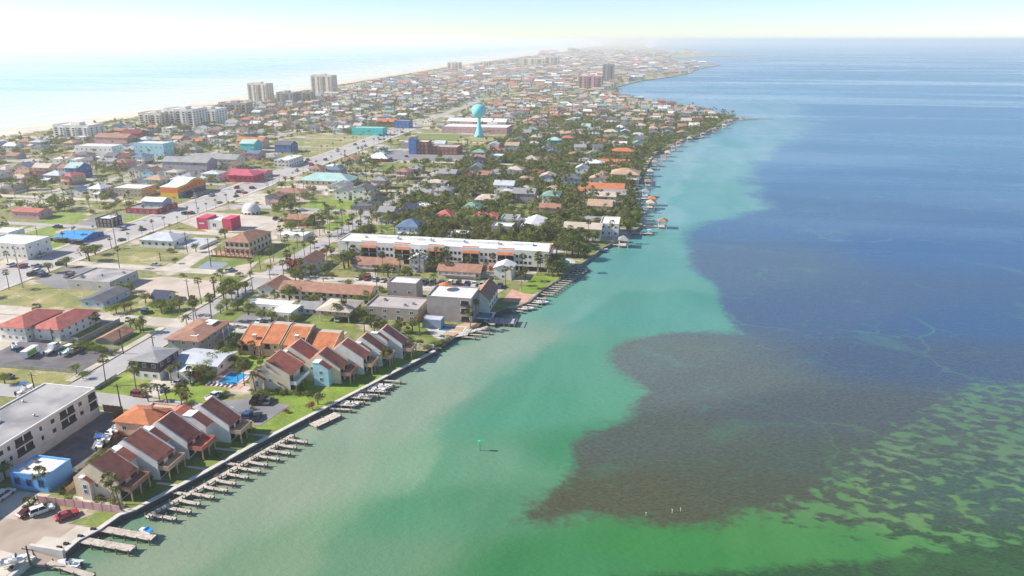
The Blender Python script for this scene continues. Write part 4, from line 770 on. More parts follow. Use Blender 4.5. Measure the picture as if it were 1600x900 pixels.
# long white condominium on piers
v, u = G(530, 407); w_ = right_to(v, u, 857); d_ = 14.0; r = thing('condominium', v+w_/2, u+d_/2, 'very long white condominium on piers with orange roof bays and flat white roof', 'condominium', 'long white condominium')
h_ = 9.4
MB().box(-w_/2, w_/2, -d_/2, d_/2, 2.4, h_).build('wall', 'white', r); roof(r, 'flat', w_, d_, h_, 0, 'flatroof_white', 'white'); parapet(r, w_, d_, h_, 'white', .45)
MB().box(-w_/2+2, w_/2-2, -d_/2+2.5, d_/2-1, 0, 2.38).build('undercroft_shade', 'shadebrown', r)  # solid dark block stands for the shade beneath the raised floors
for i in range(24):
    for y in (-d_/2+.4, d_/2-.4): MB().box(-.22,.22,-.22,.22,0,2.4).build('pier', 'concrete', r, (-w_/2+.6+(w_-1.2)*i/23, y, 0))
for k in range(5):
    c = -w_/2 + w_*(.152 + .163*k); bw = w_*.078
    MB().prism([(-d_/2-.9, h_-2.2), (-d_/2+1.4, h_+.5), (-d_/2+1.4, h_+.7), (-d_/2-.9, h_-2.0)], 'x', c-bw/2, c+bw/2).build('tiled_canopy', 'roof_orange', r)
    for fl in range(2):
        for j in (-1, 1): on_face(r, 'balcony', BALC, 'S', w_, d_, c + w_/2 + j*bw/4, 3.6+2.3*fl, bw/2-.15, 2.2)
    for j in range(4):
        x = c + w_*.163*(.32+.12*j)
        for fl in range(2): on_face(r, 'window', WIND, 'S', w_, d_, x + w_/2, 4.0+2.9*fl, 1.1, 1.3)
    MB().box(-5,5,-1.4,1.4,0,1.1).build('roof_screen', 'roof_white', r, (c+6, 3, h_+.05)); MB().box(-.6,.6,-.6,.6,0,.8).build('roof_unit', 'steel', r, (c-4, 1, h_+.05))
MB().prism([(-d_/2, h_-.2), (0, h_+2), (d_/2, h_-.2)], 'x', w_/2-.4, w_/2+.3).build('end_gable', 'roof_red', r)
keep(v-1, v+w_+1, u-1, u+d_+1)
for px, lab, ref in (((550,422,621,412),'low brown-roofed terrace in front of the long condominium, left one','left brown-roofed terrace'), ((684,433,750,422),'low brown-roofed terrace in front of the long condominium, middle one','middle brown-roofed terrace'), ((752,434,776,423),'short brown-roofed terrace in front of the long condominium, right one','short brown-roofed terrace')):
    BP('terrace_house', lab, 'terrace', px, d=9, kind='gx', wm='stucco', rm='roof_brown', rh=2.2, floors=1, nS=7, nE=1, ref=ref, porch=(1.5,'taupe'), win=WIND)
for px, lab in (((640,424,662,405),'white stucco stepped gable block between the brown-roofed terraces'), ((772,436,800,418),'white stucco gable block right of the short terrace')):
    BP('gable_block', lab, 'house', px, d=8, kind='gy', wm='white', rm='roof_white', rh=1.5, floors=2, nS=1, nE=2)
r = BP('brown_condo', 'long two-storey condominium with unbroken brown roof behind the villa', 'condominium', (438,467,578,452), d=10, kind='gx', wm='stucco', rm='roof_brown', rh=2.2, floors=2, nS=13, nE=2, ref='long brown-roofed condominium', win=WIND, ww=1.5)
BP('end_house', 'white gabled house with brown roof at the street end of the brown condominium', 'house', (404,463,434,450), d=12, kind='gy', wm='white', rm='roof_brown', rh=2, floors=1, nS=2, nE=2, ref='white-gabled end house')
BP('flat_roof_house', 'low house with L-shaped white flat roof, long wing', 'house', (390,486,452,474), d=5.5, kind='flat', wm='white', rm='roof_white', floors=1, nS=4, nE=1, ref='white flat-roofed house', ph=.15)
v, u = G(428, 497); house('flat_roof_wing', 'white flat-roofed wing pointing to the side street', 'house', v, u-2, 8, 9, 3.2, 'flat', 'white', 'roof_white', 0, 1, 2, 2, ph=.15)
BP('green_cottage', 'grey-roofed white cottage behind the white flat-roofed wing', 'house', (466,490,497,481), d=8, kind='gx', wm='white', rm='roof_grey', rh=1.4, floors=1, nS=3, nE=1, ref='grey-roofed white cottage')
BP('stilt_house', 'beach house on stilts with pale hip roof and open carport', 'house', (499,502,546,484), d=12, kind='hip', wm='tan', rm='roof_sand', rh=2.0, floors=2, nS=4, nE=3, ref='stilt house with pale roof', stilts=True, ov=.9)
BP('villa_wing', 'wide taupe villa wing with grey flat roof left of the tall villa', 'villa', (571,497,654,480), d=13, kind='flat', wm='taupe', rm='flatroof_taupe', floors=2, nS=4, nE=2, ref='taupe villa wing', units=4, ww=1.6, hh=1.4)
r = BP('villa', 'tall taupe three-storey villa with white roof and stacked dark balconies', 'villa', (668,500,737,464), d=13, kind='flat', wm='taupe', rm='flatroof_white', floors=3, nS=0, nE=2, ref='tall taupe villa')
v, u = r.location.x, r.location.y; w_ = right_to(*G(668,500), 737); h_ = height_at(*G(668,500), 464)
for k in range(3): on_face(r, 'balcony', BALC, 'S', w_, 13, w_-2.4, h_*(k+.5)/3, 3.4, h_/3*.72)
o = thing('roof_umbrella', v - 4, u + 3, 'orange parasol on the white roof of the tall villa', 'parasol', z=GZ + h_ + .05); MB().tube((0,0,0),(0,0,2.4),.05,.05).build('pole', 'steel', o); MB().lathe([(2.6,2.0),(1.4,2.5),(.05,2.9)], 10).build('canopy', 'roof_orange', o)
house('villa_link', 'low white-roofed link block behind the taupe villa wing', 'villa', G(598,478)[0], G(598,478)[1]+6, 12, 8, 7.5, 'flat', 'taupe', 'flatroof_white', 0, 1, 2, 0, occ=False)
house('pool_pavilion', 'flat grey canopy on posts beside the villa pool', 'pavilion', G(660,512)[0], G(660,512)[1], 7, 4.5, 3.2, 'flat', 'bluegrey', 'roof_silver', 0, 0, 0, 0, ph=.15)
r = BP('white_gable_house', 'white gable-ended house with brown roof and decks right of tall villa', 'house', (738,487,764,466), d=16, kind='gy', wm='white', rm='roof_brown', rh=3.0, floors=2, nS=0, nE=4, ref='white gable-ended house', win=WIND, ww=2.0)
pv = G(690, 515); pool('teal villa pool on white paving next to the lagoon', 'teal villa pool', pv[0]-1, pv[0]+8, pv[1]-1.2, pv[1]+3.6, 'pool_teal', 'concrete', 1.6)
pv = G(740, 499); pool('dark blue pool right of the tall villa beside the boat lift', 'dark blue pool', pv[0]-1, pv[0]+5.5, pv[1]+2, pv[1]+7.5, 'pool_teal', 'white', 1.2)
pv = G(876, 410); r = thing('round_pool', *pv, 'oval blue pool at the lagoon end of the long white condominium', 'pool', 'oval condominium pool'); MB().lathe([(7.0,.02),(7.0,.1)], 24).build('paving', 'concrete', r); MB().lathe([(4.8,.1),(4.8,.2),(4.5,.2)], 24).build('coping', 'white', r); MB().lathe([(4.4,.05),(4.4,.22)], 24).build('pool_water', 'pool_teal', r); keep(pv[0]-7, pv[0]+7, pv[1]-7, pv[1]+7)
sheet('lawn', [G(*p) for p in [(808,455),(838,427),(866,430),(878,436),(832,460)]], 'grass_bright', 5)
pxs('parking_lot', [(470,436),(545,434),(790,452),(770,462),(560,447),(470,446)], 'paving', 4)
pxs('patio', [(785,470),(800,452),(832,462),(822,474)], 'pinkpave', 4); pxs('patio', [(655,520),(668,506),(740,510),(730,524),(690,530)], 'concrete', 2)
for k, (n, pts) in enumerate([('lawn',[(600,520),(660,505),(680,530),(690,545),(650,545)]), ('lawn',[(560,385),(620,372),(660,374),(655,380)]), ('lawn',[(720,320),(745,308),(790,312),(780,325)]), ('lawn',[(780,330),(800,318),(835,322),(822,335)]), ('lawn',[(905,395),(930,382),(950,380),(925,398)])]): pxs(n, pts, 'grass', 2)
# lagoon-front houses farther up
for px, d_, k, wm, rm, rh, fl, nS, nE, lab, ref in [
    ((880,373,938,356),14,'gx','white','roof_sand',1.6,2,5,2,'low wing of the big waterfront house with cream roof and verandas','cream-roofed waterfront wing'),
    ((937,369,966,350),16,'flat','white','flatroof_white',0,2,3,4,'white cube end of the big waterfront house','white waterfront cube'),
    ((888,352,952,343),8,'gx','taupe','roof_grey',1.4,1,5,2,'long grey-roofed house behind the cream-roofed waterfront wing','long grey-roofed waterfront house'),
    ((918,334,955,321),13,'gx','tan','roof_tan',2.6,2,3,3,'tan house with pale gabled roof among trees by the water','tan waterfront house'),
    ((943,313,977,303),10,'gx','grey','roof_grey',2.2,1,3,2,'grey-roofed house in front of the white orange-roofed one','grey waterfront house'),
    ((916,306,974,294),12,'gx','white','roof_orange',2.8,2,6,3,'white house with bright orange roof near the water','white house with orange roof'),
    ((954,286,998,272),18,'hip','stucco','roof_tan',3.4,2,4,4,'large cream house with tan hip roof at the water edge','large tan-roofed house'),
    ((936,259,983,252),10,'gx','peach','roof_orange',1.4,1,5,2,'long low house with orange roof above the cream house','long low orange house'),
    ((956,247,990,236),12,'hip','orangewall','roof_orange',2.4,2,4,3,'orange house with orange hip roof by the water','orange waterfront house'),
    ((899,276,918,263),10,'gy','white','roof_silver',2.4,2,2,2,'tall white gabled house among the trees','white gabled house among trees'),
    ((897,305,914,298),8,'gx','peach','roof_orange',1.8,1,2,1,'small orange-roofed cottage left of the orange-roofed white house','small orange cottage'),
    ((853,304,875,296),9,'hip','aqua','roof_tan',2.2,1,2,2,'aqua house with tan hip roof among trees','aqua tan-roofed house'),
    ((742,322,775,312),12,'hip','stucco','roof_sand',2.4,2,3,2,'house with pale sand hip roof left of a green lawn','sand-roofed house'),
    ((855,229,876,219),11,'hip','turquoise','roof_teal',2.6,2,3,2,'two-storey turquoise house with pale teal roof','turquoise two-storey house'),
    ((857,243,870,236),9,'hip','deepblue','roof_blue',2.0,1,2,2,'small deep blue house below the turquoise one','small deep blue house'),
    ((762,243,782,234),11,'hip','white','roof_coral',2.6,2,3,2,'white house with bright red hip roof right of brick hotel','white house with red hip roof'),
    ((737,247,758,238),10,'hip','palegreen','roof_green',2.4,2,3,2,'pale green house beside the brick hotel wing','pale green house'),
    ((784,243,806,236),10,'gx','white','roof_slate',2.2,2,3,2,'white house with dark gabled roof right of the red-roofed one','white dark-gabled house'),
    ((735,262,754,250),10,'hip','white','roof_navy',2.4,2,3,2,'white house with navy hip roof behind a white forecourt','navy hip-roofed house'),
    ((962,208,975,199),10,'hip','skyblue','roof_white',2.4,2,2,2,'sky-blue house with white roof in the tree belt','sky-blue white-roofed house')]:
    BP('waterfront_house' if px[0] > 875 else 'house', lab, 'house', px, d=d_, kind=k, wm=wm, rm=rm, rh=rh, floors=fl, nS=nS, nE=nE, ref=ref, porch=(1.6, 'white') if fl == 2 and k != 'flat' and px[0] > 900 else None)
# ---- beachfront blocks and towers
def condo_tower(name, label, ref, px, d, wm='tan', bays=4, band='recess_shade', fl=12, wings=True):
    xl, yl, xr, yt = px; v, u = G(xl, yl); w_ = right_to(v, u, xr); h = height_at(v, u, yt)
    r = thing(name, v+w_/2, u+d/2, label, 'tower block' if fl > 8 else 'apartment block', ref)
    body(r, 'flat', w_, d, h, 0, wm); roof(r, 'flat', w_, d, h, 0, 'flatroof_white', wm); parapet(r, w_, d, h, wm, 1.0)
    bw = w_/bays
    for i in range(bays):
        x = -w_/2 + bw*(i+.5)
        if i % 2: MB().box(-bw*.32, bw*.32, -1.1, -.02, .5, h-1.5).build('bay', wm, r, (x, -d/2, 0))
        for k in range(fl):
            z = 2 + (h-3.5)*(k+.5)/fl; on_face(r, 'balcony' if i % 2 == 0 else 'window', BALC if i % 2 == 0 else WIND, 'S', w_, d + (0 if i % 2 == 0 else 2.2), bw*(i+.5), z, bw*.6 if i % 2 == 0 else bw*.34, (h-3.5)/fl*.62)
    nb = max(1, int(d/6))
    for i in range(nb):
        for k in range(fl): on_face(r, 'window', WIND, 'E', w_, d, d*(i+.5)/nb, 2 + (h-3.5)*(k+.5)/fl, 2.4, (h-3.5)/fl*.55)
    MB().box(-w_*.12, w_*.12, -d*.2, d*.2, h, h+3.2).build('lift_house', wm, r)
    if wings: MB().box(-w_/2-3, w_/2+3, -d/2-3, d/2+3, 0, 3.6).build('podium', 'concrete', r)
    keep(v-4, v+w_+4, u-4, u+d+4); return r
condo_tower('tower_block', 'left beachfront tower block with ribbed beige front', 'left beachfront tower', (389,161,419,131), 22, 'stucco', 4, fl=13)
condo_tower('tower_block', 'right and taller beachfront tower block with stepped beige front', 'right beachfront tower', (487,148,520,118), 24, 'stucco', 4, fl=14)
condo_tower('apartment_block', 'dark mid-rise block between the two beachfront towers', 'dark mid-rise block', (433,163,460,145), 20, 'grey', 4, fl=5, wings=False)
condo_tower('apartment_block', 'grey low block left of the taller beachfront tower', 'grey low block', (466,161,487,144), 16, 'taupe', 3, fl=4, wings=False)
condo_tower('apartment_block', 'white beachfront apartment block at far left with stepped front', 'leftmost beachfront block', (86,218,142,196), 22, 'white', 6, fl=5, wings=False)
condo_tower('apartment_block', 'pale beachfront block, left of three in a row', 'pale beachfront block', (219,199,254,177), 26, 'stucco', 4, fl=5, wings=False)
condo_tower('apartment_block', 'white beachfront block with dark side, middle of three in a row', 'middle beachfront block', (258,198,304,171), 30, 'white', 5, fl=6, wings=False)
condo_tower('apartment_block', 'white beachfront block, right of three in a row', 'right beachfront block', (306,193,340,171), 24, 'white', 4, fl=5, wings=False)
condo_tower('apartment_block', 'low brownish block behind the row of white beachfront blocks', 'low brownish block', (343,178,386,161), 18, 'taupe', 5, fl=3, wings=False)
condo_tower('apartment_block', 'pink stepped hotel block near the lagoon inlet', 'pink stepped hotel', (903,139,940,119), 40, 'pinkwall', 5, fl=7, wings=False)
condo_tower('tower_block', 'grey tower block behind the pink stepped hotel', 'grey inlet tower', (941,126,958,101), 30, 'grey', 3, fl=10, wings=False)
for px, lab in [((699,110,717,98),'small tower near the beach, left of a far pair'), ((750,106,764,97),'slim block near the beach right of the small tower'), ((852,102,872,89),'white block on the far beachfront'), ((887,82,897,75),'left one of two far towers on the horizon'), ((897,82,905,76),'right one of two far towers on the horizon'), ((816,102,848,92),'long pale block on the far beachfront')]:
    condo_tower('far_block', lab, None, px, 40, 'stucco', 3, fl=5, wings=False)
REFS = {}
for px, wm, rm, lab in [((190,223,220,208),'brick','roof_darkred','long house with dark red roof near the white beachfront blocks'), ((120,248,178,228),'white','flatroof_white','white flat-roofed apartment block among left houses'), ((212,247,258,224),'aqua','flatroof_white','pale aqua flat-roofed block in the left houses'), ((300,262,370,247),'stucco','roof_grey','long grey-roofed apartment row left of the magenta restaurant'), ((255,270,325,252),'lilac','roof_grey','long grey-roofed apartment row beyond the painted store'), ((104,278,124,262),'deepblue','roof_teal','small tall blue house with turquoise top in left houses'), ((370,232,410,220),'peach','roof_orange','orange-roofed house left of the dry grass lot'), ((376,238,398,224),'turquoise','roof_teal','turquoise-roofed cottage in front of the orange-roofed house'), ((430,238,455,226),'deepblue','roof_slate','blue house with dark roof beside the grass lot'), ((150,228,200,214),'pinkwall','roof_brown','low brown-roofed building below the leftmost beachfront block')]:
    REFS[lab] = {(190,223):'dark-red-roofed long house',(120,248):'white flat-roofed block',(212,247):'pale aqua block',(300,262):'grey row near magenta',(255,270):'grey-roofed apartment row',(104,278):'tall blue house',(370,232):'orange house by lot',(376,238):'turquoise-roofed cottage',(430,238):'dark-roofed blue house',(150,228):'low brown building'}[px[:2]]
    BP('apartment_row' if px[2]-px[0] > 35 else 'house', lab, 'building', px, d=14, kind='flat' if 'flat' in rm else 'gx', wm=wm, rm=rm, rh=3, floors=2, nS=max(2, (px[2]-px[0])//7), nE=2, ref=REFS[lab])

# ------------------------------------------------------------------ other houses of the town
ROOFS = [('roof_grey','grey',5.5),('roof_brown','brown',4),('roof_sand','pale sand',4),('roof_white','white',1.6),('roof_slate','dark slate',2),('roof_tan','tan',3),('roof_coral','coral red',.6),('roof_orange','orange',.6),('roof_silver','silver',1.6),('roof_blue','steel blue',.9),('roof_darkred','dark red',1),('roof_green','sage green',.8),('roof_teal','pale teal',.25)]
WALLS = [('white','white',6),('stucco','cream',4),('tan','tan',3),('paleblue','pale blue',1.5),('paleyellow','pale yellow',1.2),('peach','peach',2),('grey','grey',2),('palegreen','pale green',1),('lilac','lilac grey',1.5),('aqua','aqua',.6),('pinkwall','dull pink',.8)]
def pick(L_): return rng.choices(L_, [x[2] for x in L_])[0]
def shore_v(u):
    best = 1e9
    for a, c in zip(SHORE[:-8], SHORE[1:-7]):
        if min(a[1], c[1]) <= u <= max(a[1], c[1]) and a[1] != c[1]:
            best = min(best, a[0] + (c[0]-a[0]) * (u-a[1]) / (c[1]-a[1]))
    return best if best < 1e8 else -90
def beach_v(u):
    for a, c in zip(BEACH[:-1], BEACH[1:]):
        if a[1] <= u <= c[1]: return a[0] + (c[0]-a[0]) * (u-a[1]) / (c[1]-a[1])
    return -690
def in_view(v, u, m=30):
    x, y = Q(v, u); return u > 30 and -m < x < 1600 + m and y < 900 + m
cand = []
for i in range(1, len(CROSS) - 1):
    lo, hi = CROSS[i], CROSS[i+1]
    for row in (0, 1):
        for a, c, dens in ((-645,-531,.95), (-506,-408,.95), (-388,-308,.9), (-260,-175,.8), (-158, shore_v((lo+hi)/2) - 9, .7 if lo > 330 else 0)):
            v = a + rng.uniform(0, 4)
            while v < c - 9:
                w_, d_ = rng.uniform(9, 14.5), rng.uniform(9, 14)
                if v + w_ > c: break
                u = (lo + 6 + rng.uniform(0, 4)) if row == 0 else (hi - 6 - d_ - rng.uniform(0, 4))
                if (v < -390 or v > -170 or u > (395 if v < -300 else 345)) and rng.random() < dens and in_view(v, u) and not occupied(v, v+w_, u, u+d_, 1):
                    cand.append((v, u, w_, d_)); keep(v-.5, v+w_+.5, u-.5, u+d_+.5)
                v += w_ + rng.uniform(2.5, 7)
cand.sort(key=lambda c: math.hypot(c[0], c[1]))
far_houses = []; YARDS = []; VENT = MB().box(-.25,.25,-.25,.25,0,.9).box(-.32,.32,-.32,.32,.9,1.0,1).mesh('roof_vent', ['steel', 'rail_dark'])
for n, (v, u, w_, d_) in enumerate(cand):
    rm, rw, _ = pick(ROOFS); wm, ww_, _ = pick(WALLS); fl = rng.choice((1, 2, 2)); h = fl * 2.6 + rng.uniform(.3, .9); kind = rng.choices(('hip','gx','gy','flat'), (5, 3, 3, 1.2))[0]; rh = rng.uniform(1.6, 2.8)
    if kind == 'flat': rm, rw = 'flatroof_white', 'white'
    if n >= 255: far_houses.append((v, u, w_, d_, h, kind, rm, wm, rh)); continue
    near = u < 640
    kn = {'hip': 'hip-roofed', 'gx': 'gable-roofed', 'gy': 'front-gable-roofed', 'flat': 'flat-roofed'}[kind]
    hr = house('town_house', None, 'house', v, u, w_, d_, h, kind, wm, rm, rh, fl, rng.choice((2,3)) if near else 2, 2 if near else 1, desc=f'{ww_} house, {rw} {kn[:-7]} roof' if kind != 'flat' else f'{ww_} flat-roofed {"two" if fl == 2 else "one"}-storey house', group='houses of the town', occ=False, porch=(1.4, 'white') if near and rng.random() < .25 and fl == 2 else None, chim=rng.random() < .12)
    if near and kind != 'flat':
        for q in range(rng.choice((1, 2, 2, 3))): put('roof_vent', VENT, ROOF[0], (rng.uniform(-.3,.3)*w_, rng.choice((-1,1))*rng.uniform(.03,.1)*d_, h + rh*.62), 0, (1, 1, rng.uniform(.9, 1.3)))
    if near and rng.random() < .3: YARDS.append((v, u, w_, d_))
    if near and rng.random() < .6:
        s_ = rng.choice((-1, 1)); ww2, dd2, hh2 = w_*rng.uniform(.35,.5), rng.uniform(2.5,4.0), 2.7; x_ = s_*(w_/2 - ww2/2 - .1)
        MB().box(x_-ww2/2, x_+ww2/2, -d_/2-dd2, -d_/2-.01, 0, hh2).build('wing', wm, hr)
        rw_ = MB().prism([(-d_/2-dd2-.4, hh2-.05), (-d_/2-.02, hh2+.9), (-d_/2-.02, hh2+1.05), (-d_/2-dd2-.4, hh2+.1)], 'x', x_-ww2/2-.3, x_+ww2/2+.3).build('wing_roof', rm if kind != 'flat' else 'roof_grey', hr)
        put('garage_door', DOOR, hr, (x_, -d_/2-dd2, 1.15), 0, (ww2*.7, 1, 2.2))
# farther houses: one mass up the island
for i in range(len(CROSS) - 1, len(CROSS) + 56):
    lo = 1500 + (i - len(CROSS) + 1) * 66
    for row in (0, 1):
        v = beach_v(lo) + 70
        sv = shore_v(lo + 20)
        while v < sv - 20:
            w_, d_ = rng.uniform(10, 24) * (1 + (lo-1500)/3000), rng.uniform(10, 16); u = lo + row * 30
            if rng.random() < .75 * max(.35, 1 - (u - 1500) / 4200) and not occupied(v, v+w_, u, u+d_): 
                rm, _, _ = pick(ROOFS); wm, _, _ = pick(WALLS); far_houses.append((v, u, w_, d_, rng.uniform(4, 9), rng.choice(('hip','gx','flat','gx')), rm, wm, rng.uniform(1.5, 3.5)))
            v += w_ + rng.uniform(4, 16)
for _ in range(620):
    x, y = rng.uniform(840, 1110), rng.uniform(79.5, 103)
    if x > (1085 if y < 86 else 1050 if y < 91 else 1020 if y < 96 else 1100): continue
    v, u = G(x, y); sc_ = u / 2600
    if not occupied(v, v+20, u, u+12): far_houses.append((v, u, rng.uniform(10, 26)*sc_, 14*sc_, rng.uniform(4, 9)*sc_**.5, rng.choice(('hip','flat','gx')), pick(ROOFS)[0], pick(WALLS)[0], rng.uniform(2, 4)))
mnames = sorted({h[6] for h in far_houses} | {h[7] for h in far_houses}); mi = {k: i for i, k in enumerate(mnames)}
mb = MB()
for v, u, w_, d_, h, kind, rm, wm, rh in far_houses:
    x0, x1, y0, y1, z = v, v+w_, u, u+d_, GZ; a, c = mi[wm], mi[rm]; zt = z + h; o_ = .5
    mb.box(x0, x1, y0, y1, z, zt, a)
    if kind == 'flat': mb.box(x0+.4, x1-.4, y0+.4, y1-.4, zt, zt+.3, c); mb.box(x0+2, x0+4, y0+3, y0+5, zt+.3, zt+1.4, a)
    else:
        ins = 0 if kind != 'hip' else min(d_/2, w_/2 - .5); ym = (y0+y1)/2; E_ = [(x0-o_,y0-o_,zt),(x1+o_,y0-o_,zt),(x1+o_,y1+o_,zt),(x0-o_,y1+o_,zt)]; r0, r1 = (x0-o_+ins, ym, zt+rh), (x1+o_-ins, ym, zt+rh)
        mb.poly([E_[0],E_[1],r1,r0], c); mb.poly([E_[2],E_[3],r0,r1], c); mb.poly([E_[1],E_[2],r1], c); mb.poly([E_[3],E_[0],r0], c)
    for k in range(3):   # dark window panels on the near wall
        xx = x0 + w_*(k+.5)/3; mb.box(xx-.7, xx+.7, y0-.06, y0+.02, z+h*.55, z+h*.8, mi.setdefault('glass', len(mi)))
if 'glass' not in mnames: mnames.append('glass')
tag(mb.build('distant_houses', mnames), 'mass of small hazy houses far up the island', 'houses', kind='stuff')

# ------------------------------------------------------------------ cars
def wheel_mesh():
    b = MB(); n = 12
    for x0, x1, r, m_ in ((-.11,.11,.34,0),):
        ring = [(r*math.cos(2*math.pi*i/n), r*math.sin(2*math.pi*i/n)) for i in range(n)]; b.prism(ring, 'x', x0, x1, m_)
    return b.mesh('wheel', ['tyre'])
WHEEL = wheel_mesh(); RIM = MB().prism([(.2*math.cos(2*math.pi*i/8), .2*math.sin(2*math.pi*i/8)) for i in range(8)], 'x', -.125, .125).mesh('rim', 'steel'); CARM = {}
def car_parts(kind, col):
    if (kind, col) in CARM: return CARM[kind, col]
    L_, W2 = {'sedan': (4.7, .9), 'suv': (4.8, .96), 'pickup': (5.6, .98)}[kind]; hb = {'sedan': .92, 'suv': 1.08, 'pickup': 1.1}[kind]; ht = {'sedan': 1.45, 'suv': 1.85, 'pickup': 1.85}[kind]
    f, k = L_/2, -L_/2
    prof = [(k,.38),(k+.1,.3),(f-.1,.3),(f,.4),(f-.02,hb-.28),(f-.25,hb-.12),(f-1.35,hb),(k+.25,hb),(k,hb-.15)]
    b = MB().prism(prof, 'x', -W2, W2)
    if kind == 'pickup': b.box(-W2, -W2+.1, k+.05, k+1.9, hb, hb+.22); b.box(W2-.1, W2, k+.05, k+1.9, hb, hb+.22); b.box(-W2+.1, W2-.1, k+.05, k+.15, hb, hb+.22)
    body_ = b.mesh('body', col)
    c0, c1, t0, t1 = {'sedan': (k+.75, f-1.35, k+1.35, f-2.15), 'suv': (k+.12, f-1.3, k+.35, f-1.95), 'pickup': (k+2.0, f-1.4, k+2.15, f-2.05)}[kind]
    b = MB(); lo = [(-W2+.04,c0,hb),(W2-.04,c0,hb),(W2-.04,c1,hb),(-W2+.04,c1,hb)]; hi = [(-W2+.2,t0,ht-.06),(W2-.2,t0,ht-.06),(W2-.2,t1,ht-.06),(-W2+.2,t1,ht-.06)]
    for i in range(4): b.poly([lo[i], lo[(i+1)%4], hi[(i+1)%4], hi[i]])
    gl = b.mesh('windows', 'carglass')
    b = MB().box(-W2+.18, W2-.18, t0-.03, t1+.03, ht-.07, ht); 
    for s_ in (-1, 1):
        for q in (0, 3) if s_ < 0 else (1, 2): b.tube(lo[q], hi[q], .05, .05, 4)
        ym = (c0+c1)/2; b.tube((s_*(W2-.03), ym, hb), (s_*(W2-.19), ym, ht-.05), .05, .05, 4)
    rf = b.mesh('roof', col)
    hl = MB().box(-.2,.2,-.04,.05,-.09,.09).mesh('headlight', 'headlight'); tl = MB().box(-.16,.16,-.05,.04,-.12,.12).mesh('tail_light', 'taillight')
    CARM[kind, col] = (body_, gl, rf, hl, tl, L_, W2, hb); return CARM[kind, col]
CW = dict(car_white='white', car_black='black', car_red='bright red', car_darkred='dark red', car_silver='silver', car_grey='grey', car_blue='dark blue', car_tan='tan')
def car(v, u, rz, kind, col, detail=True, group='parked cars', label=None):
    bo, gl, rf, hl, tl, L_, W2, hb = car_parts(kind, col)
    r = thing('parked_car', v, u, label, 'car', None, group, z=GZ + .1, rz=rz, desc=None if label else f'{CW[col]} {dict(sedan="saloon car", suv="sport utility car", pickup="pickup truck")[kind]}')
    put('body', bo, r); put('windows', gl, r); put('roof', rf, r)
    for sx in (-1, 1):
        for y in (-L_*.3, L_*.3):
            wh = put('wheel', WHEEL, r, (sx*(W2-.1), y, .34))
            if detail: put('rim', RIM, wh)
        if detail: put('headlight', hl, r, (sx*(W2-.26), L_/2-.01, hb-.36)); put('tail_light', tl, r, (sx*(W2-.2), -L_/2+.01, hb-.3))
    return r
def car_px(a, b_, kind, col, label=None):
    A, B = G(*a), G(*b_); car((A[0]+B[0])/2, (A[1]+B[1])/2, math.atan2(-(B[0]-A[0]), B[1]-A[1]), kind, col, label=label)
for a, b_, k, c, lab in [((88,815),(122,802),'sedan','car_red','long bright red car parked on the grass by the pink fence'), ((52,806),(80,796),'suv','car_white','white off-road car between two red cars by the pink fence'), ((37,807),(55,798),'sedan','car_darkred','dark red car half hidden beside the white off-road car'), ((-6,786),(20,768),'suv','car_white','white car on the concrete pad in front of sky-blue building'), ((206,618),(230,621),'suv','car_darkred','dark red car parked on the side street verge'), ((326,627),(346,617),'pickup','car_white','white pickup truck at the pool end of the parking lot'), ((273,604),(287,595),'sedan','car_silver','silver car under the white carport'),
                         ((396,633),(404,622),'pickup','car_black',None), ((408,634),(415,623),'suv','car_black',None), ((416,634),(424,624),'sedan','car_grey',None), ((372,658),(380,648),'sedan','car_grey',None), ((385,657),(391,646),'suv','car_blue',None), ((399,659),(405,649),'sedan','car_black',None), ((402,507),(411,501),'sedan','car_white',None), ((224,493),(230,484),'suv','car_blue',None), ((45,433),(56,428),'suv','car_black',None), ((86,418),(102,410),'suv','car_black',None), ((354,427),(366,421),'suv','car_silver',None), ((232,415),(255,416),'sedan','car_silver',None), ((20,592),(2,590),'sedan','car_grey',None), ((524,508),(534,494),'suv','car_white',None), ((455,506),(462,496),'suv','car_silver',None)]:
    car_px(a, b_, k, c, lab)
CARPOS = []
for i in range(104):
    k = rng.choice(('sedan','suv','suv','pickup')); c = rng.choice(list(CW))
    if i < 30: u = 215 + i * rng.uniform(16, 24); s_ = rng.choice((-1, 1)); j = max(q for q in range(len(BLVD)) if BLVD[q][1] <= u); a_, b_ = BLVD[j], BLVD[j+1]; v = a_[0] + (b_[0]-a_[0])*(u-a_[1])/(b_[1]-a_[1]) + s_*rng.choice((5.4, 9.0)); rz = 0 if s_ > 0 else math.pi; grp = 'cars on the boulevard'
    elif i < 48: x = 560 + (i-30)*13 + rng.uniform(-2, 2); v, u = G(x, 437 + (x-560)*.055 + rng.uniform(-1, 1)); rz = rng.choice((0, math.pi)); grp = 'cars in front of the condominium'
    elif i < 80:
        q = rng.choice([(580,640,247,6,2.5),(300,400,306,9,3),(60,150,428,9,2.5),(5,60,418,5,3),(420,470,345,4,2),(690,730,251,4,2)]); t_ = rng.random(); v, u = G(q[0] + (q[1]-q[0])*t_ , q[2] + rng.uniform(-q[3], q[3])*.6); rz = rng.choice((0, math.pi)) + rng.uniform(-.06,.06); grp = 'cars in the boulevard lots'
    else: u = rng.choice(CROSS[3:9]) + rng.choice((-4.6, 4.6)); v = rng.choice((rng.uniform(-385,-310), rng.uniform(-255,-180), rng.uniform(-150,-50), rng.uniform(-150,-60))); rz = math.pi/2; grp = 'parked cars'
    if any(abs(v-a_) < 3 and abs(u-b_) < 6 for a_, b_ in CARPOS): continue
    CARPOS.append((v, u))
    if in_view(v, u, 0) and not any(a_ < v < b_ and c_ < u < d_ for a_, b_, c_, d_ in BUILT): car(v, u, rz, k, c, False, grp)

